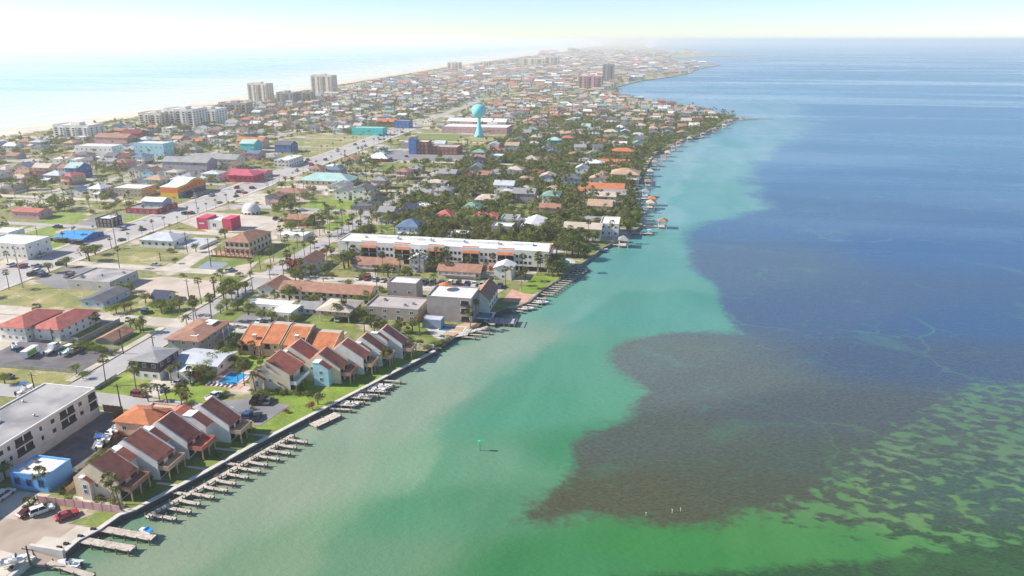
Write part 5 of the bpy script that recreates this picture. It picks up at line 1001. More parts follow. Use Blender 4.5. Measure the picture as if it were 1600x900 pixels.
# ------------------------------------------------------------------ boats, docks, lifts
def boat_meshes(L_, B_, col):
    st_ = [(-.5,1,.0),(-.25,1,.0),(0,1,.02),(.22,.86,.06),(.38,.55,.14),(.47,.24,.22),(.5,.03,.27)]; b = MB(); n = 5; base = 0
    for y, wf, lift in st_:
        hw = B_/2*wf; zt = .75 + lift; b.v += [(-hw, y*L_, zt), (-hw*.82, y*L_, .2+lift), (0, y*L_, -.12+lift*2), (hw*.82, y*L_, .2+lift), (hw, y*L_, zt)]
    for i in range(len(st_)-1):
        for j in range(4): b.f.append((i*5+j, i*5+j+1, (i+1)*5+j+1, (i+1)*5+j)); b.m.append(0)
    b.f.append((0,1,2,3,4)); b.m.append(0)
    hull = b.mesh('hull', col)
    b = MB(); ys = st_
    for i in range(len(ys)-1):
        (a, wa, la), (c, wc, lc) = ys[i], ys[i+1]; z0 = .42 if i < 3 else .72 + la; z1 = .42 if i + 1 < 4 and i < 2 else .72 + lc
        if i < 2: z0 = z1 = .42
        b.poly([(-B_/2*wa*.93, a*L_, z0), (B_/2*wa*.93, a*L_, z0), (B_/2*wc*.93, c*L_, z1), (-B_/2*wc*.93, c*L_, z1)])
    b.box(-B_*.45, B_*.45, -.5*L_+.02, -.5*L_+.12, .4, .78)
    deck = b.mesh('deck', 'gelcoat')
    con = MB().box(-.45,.45,-.4,.4,.42,1.25).box(-.35,.35,-1.2,-.75,.42,.95).mesh('console', 'gelcoat')
    ws = MB().prism([(.1,1.25),(.4,1.25),(.2,1.7),(.1,1.7)], 'x', -.42, .42).mesh('windscreen', 'carglass')
    mo = MB().box(-.2,.2,-.35,.05,.2,1.1).box(-.08,.08,-.25,-.05,-.3,.2).mesh('outboard_motor', 'rail_dark')
    return hull, deck, con, ws, mo
BM = {}
def boat(v, u, rz, L_=6.5, B_=2.3, col='gelcoat', z=0.0, label=None, desc='small white motor boat', top=None, trailer=False, group='boats', cabin=False):
    key = (L_, B_, col)
    if key not in BM: BM[key] = boat_meshes(L_, B_, col)
    r = thing('motor_boat', v, u, label, 'boat', None, group, z=z, rz=rz, desc=None if label else desc); h, d, c, w_, mo = BM[key]
    zz = .75 if trailer else 0
    put('hull', h, r, (0,0,zz)); put('deck', d, r, (0,0,zz)); put('console', c, r, (0,0,zz)); put('windscreen', w_, r, (0,0,zz)); put('outboard_motor', mo, r, (0,-L_/2,zz))
    if cabin: MB().prism([(-L_*.12,.7),(L_*.3,.9),(L_*.2,1.9),(-L_*.1,2.1)], 'x', -B_*.36, B_*.36).build('cabin', 'gelcoat', r, (0,0,zz)); MB().prism([(L_*.02,1.4),(L_*.262,1.35),(L_*.225,1.75),(L_*.02,1.8)], 'x', -B_*.37, B_*.37).build('cabin_window', 'carglass', r, (0,0,zz))
    if top: 
        b = MB().box(-.9,.9,-1.1,1.1,2.35,2.45)
        b.build('canopy', top, r, (0,0,zz)); p = MB()
        for sx in (-.8,.8):
            for sy in (-.9,.9): p.tube((sx,sy,.45),(sx,sy,2.35),.03,.03,4)
        p.build('canopy_frame', 'steel', r, (0,0,zz))
    if trailer:
        b = MB().box(-.7,-.6,-L_*.4,L_*.3,.45,.55).box(.6,.7,-L_*.4,L_*.3,.45,.55).box(-.05,.05,L_*.3,L_*.65,.45,.55).box(-.7,.7,L_*.28,L_*.32,.45,.55).box(-.8,.8,-L_*.15,-L_*.12,.36,.46); b.build('trailer', 'steel', r)
        for s_ in (-1, 1): put('wheel', WHEEL, r, (s_*.95, -L_*.14, .34))
    return r
def heading(a, b_): A, B = G(*a), G(*b_); return (A[0]+B[0])/2, (A[1]+B[1])/2, math.atan2(-(B[0]-A[0]), B[1]-A[1])
v, u, a = heading((72,556),(95,542)); boat(v, u, a, 8.6, 2.9, z=GZ+.03, label='large white cabin cruiser on a trailer in the boat yard', trailer=True, cabin=True)
v, u, a = heading((99,557),(119,548)); boat(v, u, a, 6.4, 2.3, 'boat_aqua', GZ+.03, 'aqua open boat on a trailer, right of the cabin cruiser', trailer=True, top='gelcoat')
v, u, a = heading((34,617),(46,611)); boat(v, u, a, 6, 2.3, 'gelcoat', GZ+.03, 'white boat with blue cover on a trailer behind the motel', trailer=True, top='boat_blue')
v, u, a = heading((38,562),(58,550)); r = thing('box_trailer', v, u, 'white box trailer with bright green side panel in the boat yard', 'trailer', z=GZ+.03, rz=a)
MB().box(-1.1,1.1,-3,3,.55,2.7).build('body', 'gelcoat', r); MB().box(1.1,1.13,-2.4,1.6,.8,2.3).build('side_panel', 'boat_green', r); MB().box(-.05,.05,3,4.2,.5,.6).build('drawbar', 'steel', r)
for s_ in (-1, 1):
    for y in (-.6, .2): put('wheel', WHEEL, r, (s_*1.05, y-.4, .34))
for i, (a_, b_, lab) in enumerate([((153,706),(161,690),'nearest white boat on a trailer beside the near townhouses'), ((165,696),(174,679),'middle white boat on a trailer beside the near townhouses'), ((178,683),(188,665),'farthest white boat on a trailer beside the near townhouses')]):
    v, u, a = heading(a_, b_); boat(v, u, a, 6.2, 2.3, 'gelcoat', GZ+.03, lab, trailer=True, top=None if i else 'boat_blue')
v, u = G(24, 556); boat(-208, 190, .8, 5.6, 2.2, 'boat_blue', GZ+.03, 'dark blue boat on a trailer at left edge of the boat yard', trailer=True)
v, u = G(109, 884, 0); boat(v, u, math.pi/2+.05, 5.2, 2.1, 'gelcoat', .15, 'white open boat afloat beside the lowest wooden dock', top=None)
v, u = G(33, 888, 0); boat(-119.6, 98.6, -.9, 5, 2, 'gelcoat', GZ+.1, 'white skiff on the concrete quay at the bottom left corner', trailer=True)
DOCKN = 0
def dock(p, q, wd, label=None, desc='grey wooden finger dock', z=.95, group='wooden docks', pil=3.0, name='dock', matn='wood_dock'):
    p, q = np.array(p, float), np.array(q, float); d = q - p; L_ = float(np.linalg.norm(d)); a = math.atan2(d[1], d[0]); c = (p+q)/2
    r = thing(name, c[0], c[1], label, 'dock', None, group, z=0, rz=a, desc=None if label else desc)
    b = MB(); n = max(2, int(L_/.62))
    for i in range(n): x0 = -L_/2 + L_*i/n; b.box(x0, x0 + L_/n - .07, -wd/2, wd/2, z-.1, z)
    o_ = b.build('decking', matn, r); 
    MB().box(-L_/2, L_/2, -wd/2+.1, -wd/2+.25, z-.32, z-.11).box(-L_/2, L_/2, wd/2-.25, wd/2-.1, z-.32, z-.11).build('beam', 'piling', r)
    k = max(2, int(L_/pil)+1)
    for i in range(k):
        for s_ in (-1, 1): put('piling', PILE, r, (-L_/2 + .3 + (L_-.6)*i/(k-1), s_*(wd/2+.12), 0))
    return r
PILE = MB().tube((0,0,-1.2),(0,0,1.45),.15,.14,7).mesh('piling', 'piling')
dock((-111,112.0),(-98.4,111.4),1.9,'wide wooden dock with a blue-covered watercraft, upper of the lowest pair', z=1.15); dock((-112.8,107.9),(-100.3,107.5),1.9,'wide wooden dock, lower of the lowest pair', z=1.15); dock((-114.2,100.6),(-102.6,98.8),1.3,'narrow tan dock in the bottom left corner', z=1.1, matn='roof_sand')
v, u = -101.2, 112.9; r = thing('water_scooter', v, u, 'small watercraft under a blue cover at the end of wooden dock', 'watercraft', z=.95, rz=1.4); MB().prism([(-1.4,.1),(1.1,.1),(1.6,.6),(.4,.7),(.2,1.1),(-.1,1.1),(-.3,.75),(-1.4,.6)], 'x', -.5, .5).build('hull', 'gelcoat', r); MB().prism([(-1.45,.62),(.3,.78),(.2,1.16),(-.1,1.18),(-.4,.9),(-1.45,.8)], 'x', -.55, .55).build('cover', 'awning_blue', r)
for i, (x, y) in enumerate([(97,858),(108,852),(130,840),(150,829)]):
    v, u = G(x, y); r = thing('fender', v - .6, u, desc='black rubber dock fender', cat='fender', group='fenders on the quay'); MB().tube((-.5,0,.35),(.5,0,.35),.32,.32,10).build('roll', 'tyre', r); MB().box(-.6,.6,-.25,.25,0,.1).build('foot', 'rail_dark', r)
WALK = [(-104.8,117.6),(-98.0,134.6),(-94.4,144.2),(-89.8,156.6)]
for i in range(3): dock(WALK[i], WALK[i+1], 1.3, ['lower third of the long walkway dock along the seawall','middle third of the long walkway dock along the seawall','upper third of the long walkway dock along the seawall'][i])
def along(P_, u):
    for a, c in zip(P_[:-1], P_[1:]):
        if a[1] <= u <= c[1]: return a[0] + (c[0]-a[0])*(u-a[1])/(c[1]-a[1])
for i in range(13):
    u = 118.6 + i*2.95; v = along(WALK, min(u, 156)); dock((v+.7, u), (v+.7+5.6+.5*math.sin(i*2.1), u-.35), 1.0, group='finger docks below the near townhouses', pil=2.6)
for u in (127, 140.5): v = along(WALK, u); dock((along(SHORE[8:13], u)+.5, u), (v-.6, u), 1.0, group='gangways to the walkway dock', desc='short gangway dock from the seawall')
dock((-86.9,162.0),(-82.8,169.6),3.0,'wide floating dock platform beside the lawn tip')
for i in range(9):
    u = 172 + i*2.5; v = along(SHORE[11:13], u); dock((v+.5, u), (v+6.6+rng.uniform(-.6,.8), u+.5), .8, group='finger docks below the pool townhouses', desc='pale narrow finger dock')
    if i in (1, 3, 5, 6): boat(v+4, u+1.3, -math.pi/2+.1, 5.4, 1.9, 'gelcoat', .25, desc='white motor boat moored between finger docks', group='boats by the pool townhouses', top='rail_dark' if i == 3 else None)
for i in range(14):
    t_ = i/13; x, y = 836 + (897-836)*t_, 462 - (462-422)*t_; v, u = G(x, y, 0); sv = shore_v(u); dock((sv+.3, u), (sv+6.5, u-.3), .9, group='finger docks beside the bright lawn', desc='white finger dock')
# villa deck, lift
dock(G(696,531,0), G(740,507,0), 4.4, 'broad reddish sun deck over the water below the villa pool', matn='railing', z=1.3)
dock(G(728,524,0), G(764,515,0), 2.2, 'pale dock platform beside the reddish sun deck', z=1.1)
for i in range(3): dock(G(722+i*11,530-i*4,0), G(744+i*11,531-i*4,0), .8, group='finger docks of the villa', desc='narrow pale finger dock by the villa')
dock(G(752,503,0), G(772,512,0), 1.4, 'narrow dock between dark blue pool and boat lift', z=1.2)
v, u = G(786, 506, 0); r = thing('boat_lift', v, u, 'dark boat lift platform with pilings right of the villa', 'boat lift', 'dark boat lift', z=0)
MB().box(-5,5,-2.6,2.6,1.1,1.3).build('platform', 'lilac', r)
for i in range(6):
    for s_ in (-1, 1): MB().tube((0,0,-1.2),(0,0,2.6),.16,.15,7).build('piling', 'piling', r, (-4.8+9.6*i/5, s_*2.7, 0))
for i in range(6): MB().box(-.1,.1,-2.6,2.6,2.4,2.6).build('cross_beam', 'rail_dark', r, (-4.8+9.6*i/5, 0, 0))
for i in range(7):
    v, u = G(790 + i*5, 488 - i*3.4, 0); sv = shore_v(u); dock((sv+.3, u), (sv+5.5, u), 1.0, group='docks of the white gabled house', desc='white dock by the gabled house')
    if i in (1, 4): boat(sv+4.5, u+1.6, -math.pi/2, 6.0, 2.2, 'gelcoat', .2, desc='white motor boat by the gabled house docks', group='boats by the gabled house')
u = 352
k = 0
while u < 1050:
    sv = shore_v(u); ln = rng.choice((3, 4, 5, 6, 8, 10))*rng.uniform(.8,1.2)
    if sv < 400: 
        dock((sv-.5, u), (sv+ln, u), rng.uniform(1.4, 2.4), group='private docks along the upper shore', desc='private wooden dock', pil=4.0)
        if k % 3 == 1:
            r = thing('boathouse', sv+ln+2.4, u, desc='open boathouse with small ' + ['grey','brown','sand'][k // 3 % 3] + ' roof', cat='boathouse', group='boathouses over the water', z=0); rm = ['roof_grey','roof_brown','roof_sand'][k // 3 % 3]
            for sx in (-2.2, 2.2):
                for sy in (-2.4, 2.4): MB().tube((sx,sy,-1.2),(sx,sy,4.0),.16,.15,6).build('post', 'frame', r)
            roof(r, 'hip', 4.8, 5.2, 4.1, 1.8, rm, 'white', .5); MB().box(-2.4,2.4,-2.6,2.6,1.0,1.15).build('platform', 'wood_dock', r)
        elif k % 3 == 0: boat(sv+ln-2, u+2.2, -math.pi/2+.2, 6.2, 2.2, rng.choice(('gelcoat','gelcoat','boat_blue')), .15, desc='motor boat moored at a private dock', group='boats along the upper shore', top=rng.choice((None,'gelcoat')))
    k += 1; u += rng.uniform(7, 19)
v, u = G(1019, 321, 0); r = thing('boathouse', v, u, 'small pier hut with orange hip roof standing over the water', 'boathouse', 'orange-roofed pier hut', z=0)
for sx in (-2.2, 2.2):
    for sy in (-2.4, 2.4): MB().tube((sx,sy,-1.2),(sx,sy,4.6),.16,.15,6).build('post', 'frame', r)
MB().box(-2,2,-2.2,2.2,1.6,4.4).build('wall', 'cream', r); roof(r, 'hip', 4.8, 5.2, 4.6, 2.0, 'roof_orange', 'white', .6); MB().box(-3.4,3,-3,3,1.2,1.4).build('platform', 'wood_dock', r)
dock((shore_v(u)-.5, u), (v-3.2, u), 1.6, 'pier leading to the orange-roofed hut')
v, u = 118, 1046; dock((shore_v(1035)-2, 1036), (150, 1042), 3.0, 'long fishing pier off the tree-covered point', group='private docks along the upper shore'); dock((90, 1024), (128, 1028), 2.4, 'second pier below the long fishing pier off the point')
v, u = G(1118, 100); r = thing('sail_boat', G(1102,104,0)[0], G(1102,104,0)[1], 'tall white sail mast near the far headland', 'sailing boat', z=0); MB().prism([(-6,.2),(6,.2),(7.5,1.4),(-6.5,1.4)], 'x', -2, 2).build('hull', 'gelcoat', r); MB().prism([(-5,2),(1,2),(1,24)], 'x', -.1, .1).build('sail', 'gelcoat', r); MB().tube((0,1.1,1),(0,1.1,25),.2,.12).build('mast', 'steel', r)
# channel marker and stakes
v, u = G(750, 704, 0); r = thing('channel_marker', v, u, 'green channel marker post standing in the open water', 'marker', 'green channel marker', z=0); MB().tube((0,0,-2),(0,0,2.7),.12,.11,8).build('post', 'piling', r); MB().box(-.45,.45,-.3,.3,2.0,2.85).build('board', 'beacon_green', r); MB().lathe([(.14,2.7),(.14,3.0),(.06,3.05)], 8).build('lamp', 'beacon_green', r)
for i, (x, y) in enumerate([(1009,806),(1050,801),(1063,799)]):
    v, u = G(x, y, 0); r = thing('stake', v, u, ['leftmost thin white stake standing in the seagrass shallows','middle thin white stake standing in the seagrass shallows','rightmost thin white stake standing in the seagrass shallows'][i], 'stake', z=0); MB().tube((0,0,-1),(.05,0,.85),.06,.05,6).build('post', 'white', r); MB().box(-.12,.12,-.05,.05,.7,.9).build('board', 'white', r)

# ------------------------------------------------------------------ fences and poles
def fence(pts, h, matn, label, seg=2.4, cap='kerb'):
    r = thing('fence', pts[0][0], pts[0][1], label, 'fence')
    for a, c in zip(pts[:-1], pts[1:]):
        L_ = math.hypot(c[0]-a[0], c[1]-a[1]); n = max(1, round(L_/seg)); an = math.atan2(c[1]-a[1], c[0]-a[0])
        for i in range(n):
            t_ = (i+.5)/n; x, y = a[0]+(c[0]-a[0])*t_ - pts[0][0], a[1]+(c[1]-a[1])*t_ - pts[0][1]; l = L_/n
            MB().box(-l/2+.08, l/2-.08, -.05, .05, .05, h-.05).build('panel', matn, r, (x, y, 0), rz=an)
            t_ = i/n; MB().box(-.09,.09,-.09,.09,0,h+.08).build('post', matn, r, (a[0]+(c[0]-a[0])*t_-pts[0][0], a[1]+(c[1]-a[1])*t_-pts[0][1], 0), rz=an)
    return r
for v, u, w_, d_ in YARDS:
    r = thing('fence', v + w_ + 1.2, u - 1, desc=('weathered' if int(v) % 2 else 'pale') + ' garden fence', cat='fence', group='garden fences'); fm = 'taupe' if int(v) % 2 else 'rail_white'
    FP = MB().box(-.04,.04,-1.25,1.25,.1,1.6).mesh('panel', fm); FQ = MB().box(-.07,.07,-.07,.07,0,1.75).mesh('post', fm)
    for k in range(4): put('panel', FP, r, (0, 1.3 + k*2.6, 0)); put('post', FQ, r, (0, k*2.6, 0))
fence([(-131.8,117.2),(-110.9,117.4)], 1.9, 'pinkwall', 'pinkish panel fence in front of the nearest townhouse')
fence([(-128.2,121.5),(-128.2,146)], 1.6, 'railing', 'brown fence between the boat trailers and near townhouses')
fence([(-213,176.5),(-175,177.6)], 1.3, 'steel', 'low wire fence along the boat yard verge')
fence([(-190.4,198.5),(-190.4,219)], 1.7, 'grey', 'grey fence right of the coral-roofed apartment houses')
fence([(-213,199.4),(-191,199.4)], 1.7, 'lilac', 'pale fence between boat yard and coral-roofed apartment houses')
fence([(-159.4,168.6),(-159.4,178)], 1.2, 'grey', 'low grey fence at the corner of the black-clad house')
fence([(-80,217.6),(-69.4,217.8)], 1.6, 'white', 'white fence at the lagoon end of the townhouses')
fence([(-147.5,157.6),(-141.5,157.6),(-141.5,154)], 2.2, 'shadebrown', 'dark brown bin enclosure at the end of the motel', 1.6)
def pole(x, y, yt, arm=True, steel=False):
    v, u = G(x, y); h = height_at(v, u, yt); r = thing('utility_pole', v, u, desc='tall grey steel power pole' if steel else 'dark wooden utility pole', cat='utility pole', group='utility poles along the streets')
    MB().tube((0,0,0),(0,0,h),.26 if steel else .2,.16 if steel else .13,8).build('pole', 'steel' if steel else 'polewood', r)
    if arm:
        for k in range(3 if steel else 1): MB().box(-1.2,1.2,-.07,.07,h-.9-1.2*k,h-.75-1.2*k).build('crossarm', 'steel' if steel else 'polewood', r)
        for sx in (-1, 0, 1): MB().lathe([(.07,h-.75),(.09,h-.6),(.05,h-.45)], 6).build('insulator', 'frame', r, (sx*1.0, .0, 0))
    return r
for x, y, yt, st_ in [(190,641,600,0),(55,613,582,0),(193,553,514,0),(84,538,512,0),(183,392,332,1),(36,450,382,1),(62,385,355,0),(163,446,427,0),(251,408,394,0),(295,464,436,0),(336,467,435,0),(330,417,372,0),(309,334,300,1),(293,395,362,0),(48,883,853,0),(241,549,524,0),(420,318,285,1),(540,262,236,0),(600,290,262,0),(652,222,196,1),(475,300,282,0),(618,385,352,0),(535,380,350,0),(700,395,372,0),(760,398,374,0)]: pole(x, y, yt, True, st_)

# ------------------------------------------------------------------ trees
def frond_crown(seed, fan=True):
    r = random.Random(seed); b = MB(); n = 30 if fan else 22
    for i in range(n):
        a = i * 2.39996 + r.uniform(-.2, .2); el = r.uniform(-.75, 1.25) if fan else r.uniform(-.3, 1.15); L_ = (1.0 if fan else 2.0) * r.uniform(.8, 1.15)
        ca, sa = math.cos(a), math.sin(a); d = np.array((ca*math.cos(el), sa*math.cos(el), math.sin(el))); sd = np.array((-sa, ca, 0.0)); up = np.cross(d, sd) * -1
        if fan:
            c = d * L_; rr = .85 * r.uniform(.8, 1.1); b.poly([tuple(sd*.03), tuple(c + sd*.03), tuple(c - sd*.03), tuple(-sd*.03)])
            for k in range(7):
                t_ = -1.5 + 3.0*k/6; e = d*math.cos(t_) + sd*math.sin(t_); p = c + e*rr*(1 - .12*abs(t_)) + np.array((0,0,-.28*rr)); q = sd*math.cos(t_) - d*math.sin(t_); m_ = c + e*rr*.55
                b.poly([tuple(c), tuple(m_ + q*.12), tuple(p), tuple(m_ - q*.12)])
        else:
            pts_ = []
            for k in range(6):
                s = k/5; pts_.append(d*L_*s + np.array((0,0,-.75*L_*s*s*(1 if el > 0 else .6))))
            for k in range(5):
                p, q = pts_[k], pts_[k+1]; wd = .34*(1 - .75*abs(k/5 - .35)); dr = np.array((0,0,-.16))
                b.poly([tuple(p), tuple(q), tuple(q*.5+p*.5 + sd*wd + dr)]); b.poly([tuple(p), tuple(q), tuple(q*.5+p*.5 - sd*wd + dr)]); b.poly([tuple(p), tuple((p+q)/2), tuple(p + sd*wd*.9 + dr)]); b.poly([tuple(p), tuple((p+q)/2), tuple(p - sd*wd*.9 + dr)])
    nf = len(b.f)
    if fan:
        for i in range(10):
            a = i*.63 + r.random(); b.poly([(.1*math.cos(a),.1*math.sin(a),-.1),(.55*math.cos(a+.25),.55*math.sin(a+.25),-.9),(.35*math.cos(a),.35*math.sin(a),-1.5),(.55*math.cos(a-.25),.55*math.sin(a-.25),-.9)], 1)
    return b.mesh('crown', ['palm_leaf', 'deadfrond'])
CROWNS = [frond_crown(s, True) for s in (1, 2, 3)] + [frond_crown(s, False) for s in (4, 5)]
def palm_trunk(seed):
    r = random.Random(seed); b = MB(); lx = r.uniform(-.04, .04); prev = None
    for k in range(5): z0, z1 = k/5, (k+1)/5; b.tube((lx*z0*z0*8, 0, z0), (lx*z1*z1*8, 0, z1), .19-.07*z0, .19-.07*z1, 6)
    return b.mesh('trunk', 'trunk'), lx*8
PT = [palm_trunk(s) for s in range(3)]
def palm(v, u, h, group='palm trees'):
    me, lx = PT[rng.randrange(3)]; kind = rng.choices(range(5), (4,4,4,1.3,1.3))[0]
    r = thing('palm_tree', v, u, desc=('tall slender ' if h > 8 else 'medium ' if h > 5 else 'short ') + ('fan palm' if kind < 3 else 'feathery palm'), cat='palm tree', group=group)
    r.rotation_euler = (rng.uniform(-.07,.07), rng.uniform(-.07,.07), rng.uniform(0, 6.28)); s = rng.uniform(.8, 1.35) * (1.0 if h > 4 else .85)
    put('trunk', me, r, (0,0,0), 0, (1, 1, h)); put('crown', CROWNS[kind], r, (lx, 0, h), 0, (s, s, s*rng.uniform(.8, 1.15))); return r
def leaf_crown(seed, n=420, flat=.75):
    r = random.Random(seed); b = MB(); lobes = [(r.uniform(-.55,.55), r.uniform(-.55,.55), r.uniform(-.25,.35)*flat, r.uniform(.4,.62)) for _ in range(8)] + [(0,0,0,.6)]
    for _ in range(n):
        cx_, cy_, cz_, R_ = r.choice(lobes); a, z = r.uniform(0, 6.283), r.uniform(-.85, 1); q = math.sqrt(1-z*z); rr = R_ * r.uniform(.78, 1.08); nrm = np.array((q*math.cos(a), q*math.sin(a), z*flat)); p = np.array((cx_, cy_, cz_)) + nrm*rr
        t1 = np.cross(nrm, (r.uniform(-1,1), r.uniform(-1,1), r.uniform(-1,1))); t1 /= np.linalg.norm(t1) + 1e-6; t2 = np.cross(nrm, t1); tw = r.uniform(-.5, .5); t2 = t2 + nrm*tw; s = r.uniform(.055, .12)
        b.poly([tuple(p - t1*s), tuple(p - t2*s*.6), tuple(p + t1*s), tuple(p + t2*s*.6)])
    return b
LC = [leaf_crown(s, 620) for s in (11, 12, 13, 14)]
LEAFM = {k: [c.mesh('crown', k) for c in LC] for k in ('leaf', 'scrub', 'leaf_rust')}
def tree_trunk():
    b = MB().tube((0,0,0),(.02,.01,.45),.05,.035,7); 
    for a in (0, 1.3, 2.5, 3.9, 5.2): b.tube((.02,.01,.4),(.32*math.cos(a),.32*math.sin(a),.72),.026,.012,5)
    return b.mesh('trunk', 'bark')
TT = tree_trunk()
def tree(v, u, h, wd, matn='leaf', group='broad-leaved trees'):
    r = thing('shade_tree', v, u, desc=('large ' if wd > 7 else 'small ' if wd < 4.5 else '') + dict(leaf='dark green', scrub='olive green', leaf_rust='rust-red')[matn] + ' broad-leaved tree', cat='tree', group=group, rz=rng.uniform(0, 6.28))
    put('trunk', TT, r, (0,0,0), 0, (h, h, h)); put('crown', rng.choice(LEAFM[matn]), r, (0,0,h*.62), 0, (wd*.5, wd*.5, h*.48)); return r
def shrub(v, u, h, wd, matn='leaf', group='shrubs'):
    o = put('shrub', rng.choice(LEAFM[matn]), None, (v, u, GZ + h*.42), rng.uniform(0, 6.28), (wd*.5, wd*.5, h*.62)); PEND.append((o, ('broad ' if wd > 4 else 'small ') + dict(leaf='dark green', scrub='olive', leaf_rust='rust-red')[matn] + ' shrub', 'shrub', group, v, u)); return o
CNT = dict(p=0, t=0, s=0)
def palm_px(x, y, yt):
    v, u = G(x, y); palm(v, u, max(2.0, height_at(v, u, yt) - .3)); CNT['p'] += 1
for x, y, yt in [(166,602,560),(249,592,566),(279,596,570),(298,600,579),(251,633,600),(287,654,609),(297,656,612),(232,628,609),(382,603,567),(399,612,581),(410,608,571),(422,608,570),(440,610,594),(213,609,574),(66,767,738),(181,788,746),(190,798,759),(151,690,683),(51,796,781),(331,503,464),(304,510,471),(310,510,467),(293,511,493),(150,508,493),(365,558,532),(373,554,536),(246,668,655),(744,500,470),(735,512,486),(141,508,492),(268,600,575),(206,672,662),(262,630,606),(372,598,575),(553,412,392),(566,414,396),(596,418,399),(625,424,400),(645,424,398),(655,425,396),(664,426,398),(686,428,402),(702,430,410),(735,428,404),(760,434,412),(790,446,418),(800,440,416),(815,452,428),(820,440,420),(590,440,418),(680,448,428),(640,446,424),(770,425,398),(610,536,515),(590,560,540),(605,572,548),(640,540,515),(655,525,498),(500,480,460),(535,500,470),(540,500,468),(528,502,474),(470,455,430),(430,478,458),(480,482,466),(505,440,418),(625,520,502),(585,520,500),(570,520,498),(860,425,405),(845,430,404),(470,590,562),(455,598,575),(395,560,535),(60,500,478),(110,512,494),(225,520,495),(205,515,498),(320,600,575),(340,560,540)]: palm_px(x, y, yt)
for x, y, w_, h, k in [(182,490,8,4.2,'leaf'),(195,486,5,3.6,'scrub'),(205,484,4.5,4,'scrub'),(228,474,6,4.6,'scrub'),(252,488,9,4.6,'leaf'),(268,486,8,4.6,'leaf'),(281,484,6,4,'leaf'),(246,482,7,4.4,'leaf'),(220,520,5.5,6,'scrub'),(213,514,4,5,'leaf'),(185,458,5,5,'leaf'),(205,455,6,4.4,'leaf'),(350,468,7,7,'leaf'),(360,460,8,8,'leaf'),(372,464,6,7,'leaf'),(384,458,5,6,'scrub'),(355,484,6,5,'leaf'),(372,486,6,5,'leaf'),(388,492,6,5.5,'leaf'),(345,490,5,4,'leaf'),(410,500,6,5,'leaf'),(425,502,5,4.6,'leaf'),(440,508,5,4,'scrub'),(458,505,5,4.4,'leaf'),(314,590,5.5,5,'leaf'),(325,582,6,5,'leaf'),(336,574,6,5.4,'leaf'),(348,568,6,5.4,'leaf'),(358,562,6,5,'leaf'),(320,572,5,5,'leaf'),(332,594,4,3.6,'leaf'),(368,572,4,4,'leaf'),(307,597,4.4,4,'leaf_rust'),(497,632,4.4,4,'scrub'),(488,640,3.4,2.6,'leaf_rust'),(120,584,4.5,3.6,'leaf'),(130,592,3.5,3,'leaf'),(8,600,4.5,4,'leaf'),(86,738,4,3,'leaf'),(8,748,5,5,'leaf'),(560,480,6,6,'leaf'),(572,474,6,6.5,'leaf'),(585,478,6,6,'leaf'),(596,486,5,5,'leaf'),(566,500,6,5.4,'leaf'),(580,512,6,5,'leaf'),(600,516,5.5,4.6,'leaf'),(620,520,5,4.4,'leaf'),(645,520,5,6,'scrub'),(655,512,4,5.4,'leaf_rust'),(300,640,4,3.4,'leaf'),(274,412,3.6,3.2,'leaf'),(345,427,3.6,2.4,'leaf'),(505,400,5,4.4,'leaf_rust'),(500,408,6,5,'leaf'),(462,440,5,5,'leaf'),(455,432,5,5,'leaf')]:
    v, u = G(x, y); tree(v, u, h, w_, k); CNT['t'] += 1
for x, y, w_, h, k in [(118,548,5,3,'leaf'),(128,545,6,3.4,'leaf'),(140,546,6,3.2,'leaf'),(150,549,5,3,'leaf'),(160,550,4.5,2.6,'leaf'),(112,540,4,2.4,'scrub'),(170,556,3,2,'leaf'),(180,552,3,2,'leaf'),(352,618,3,2,'leaf'),(345,620,2.6,2,'leaf'),(420,616,3,2,'leaf'),(432,614,2.6,1.8,'leaf'),(446,616,3,2.2,'leaf'),(410,614,2.4,1.6,'leaf'),(462,616,3.4,2.2,'leaf'),(472,612,3,2,'leaf'),(480,618,3,2,'scrub'),(395,640,2,1.4,'scrub'),(447,645,2,1.6,'leaf_rust'),(395,676,2.6,2,'scrub'),(385,680,2.4,2,'leaf'),(376,690,2.4,2.4,'leaf'),(107,783,3,1.8,'leaf'),(150,788,1.8,1.2,'scrub'),(156,782,2.4,1.8,'leaf'),(175,788,2.4,1.8,'leaf'),(186,792,2.6,1.6,'scrub'),(100,770,3,2,'leaf'),(112,760,2.6,2,'leaf'),(120,748,2.6,1.8,'scrub'),(128,738,2.2,1.6,'leaf'),(140,726,2.2,1.5,'scrub'),(150,716,2,1.5,'leaf'),(215,745,2.2,1.6,'leaf'),(232,752,2.4,1.8,'leaf'),(270,738,2.2,1.6,'leaf'),(340,715,2.4,1.8,'leaf'),(75,792,2.6,1.8,'scrub'),(600,545,3,2,'leaf'),(640,534,4,2.4,'scrub'),(655,540,4.5,2.4,'leaf'),(668,546,4,2.2,'scrub'),(680,540,4,2,'leaf'),(690,536,3,1.6,'leaf'),(700,532,3,1.6,'scrub')]:
    v, u = G(x, y); shrub(v, u, h, w_, k); CNT['s'] += 1
for i in range(13):
    t_ = i/12; v, u = G(116 + 86*t_, 754 - 88*t_); shrub(v + rng.uniform(-.4,.4), u, rng.uniform(1.2, 2.2), rng.uniform(1.8, 3), rng.choice(('leaf_rust','scrub','leaf')), 'hedge behind the near townhouses'); CNT['s'] += 1
for i in range(16):
    t_ = i/15; v, u = G(392 + 88*t_, 612 + 6*math.sin(i)); shrub(v, u, rng.uniform(.9, 1.8), rng.uniform(1.6, 2.6), rng.choice(('scrub','leaf','leaf')), 'shrubs below the pool townhouse'); CNT['s'] += 1
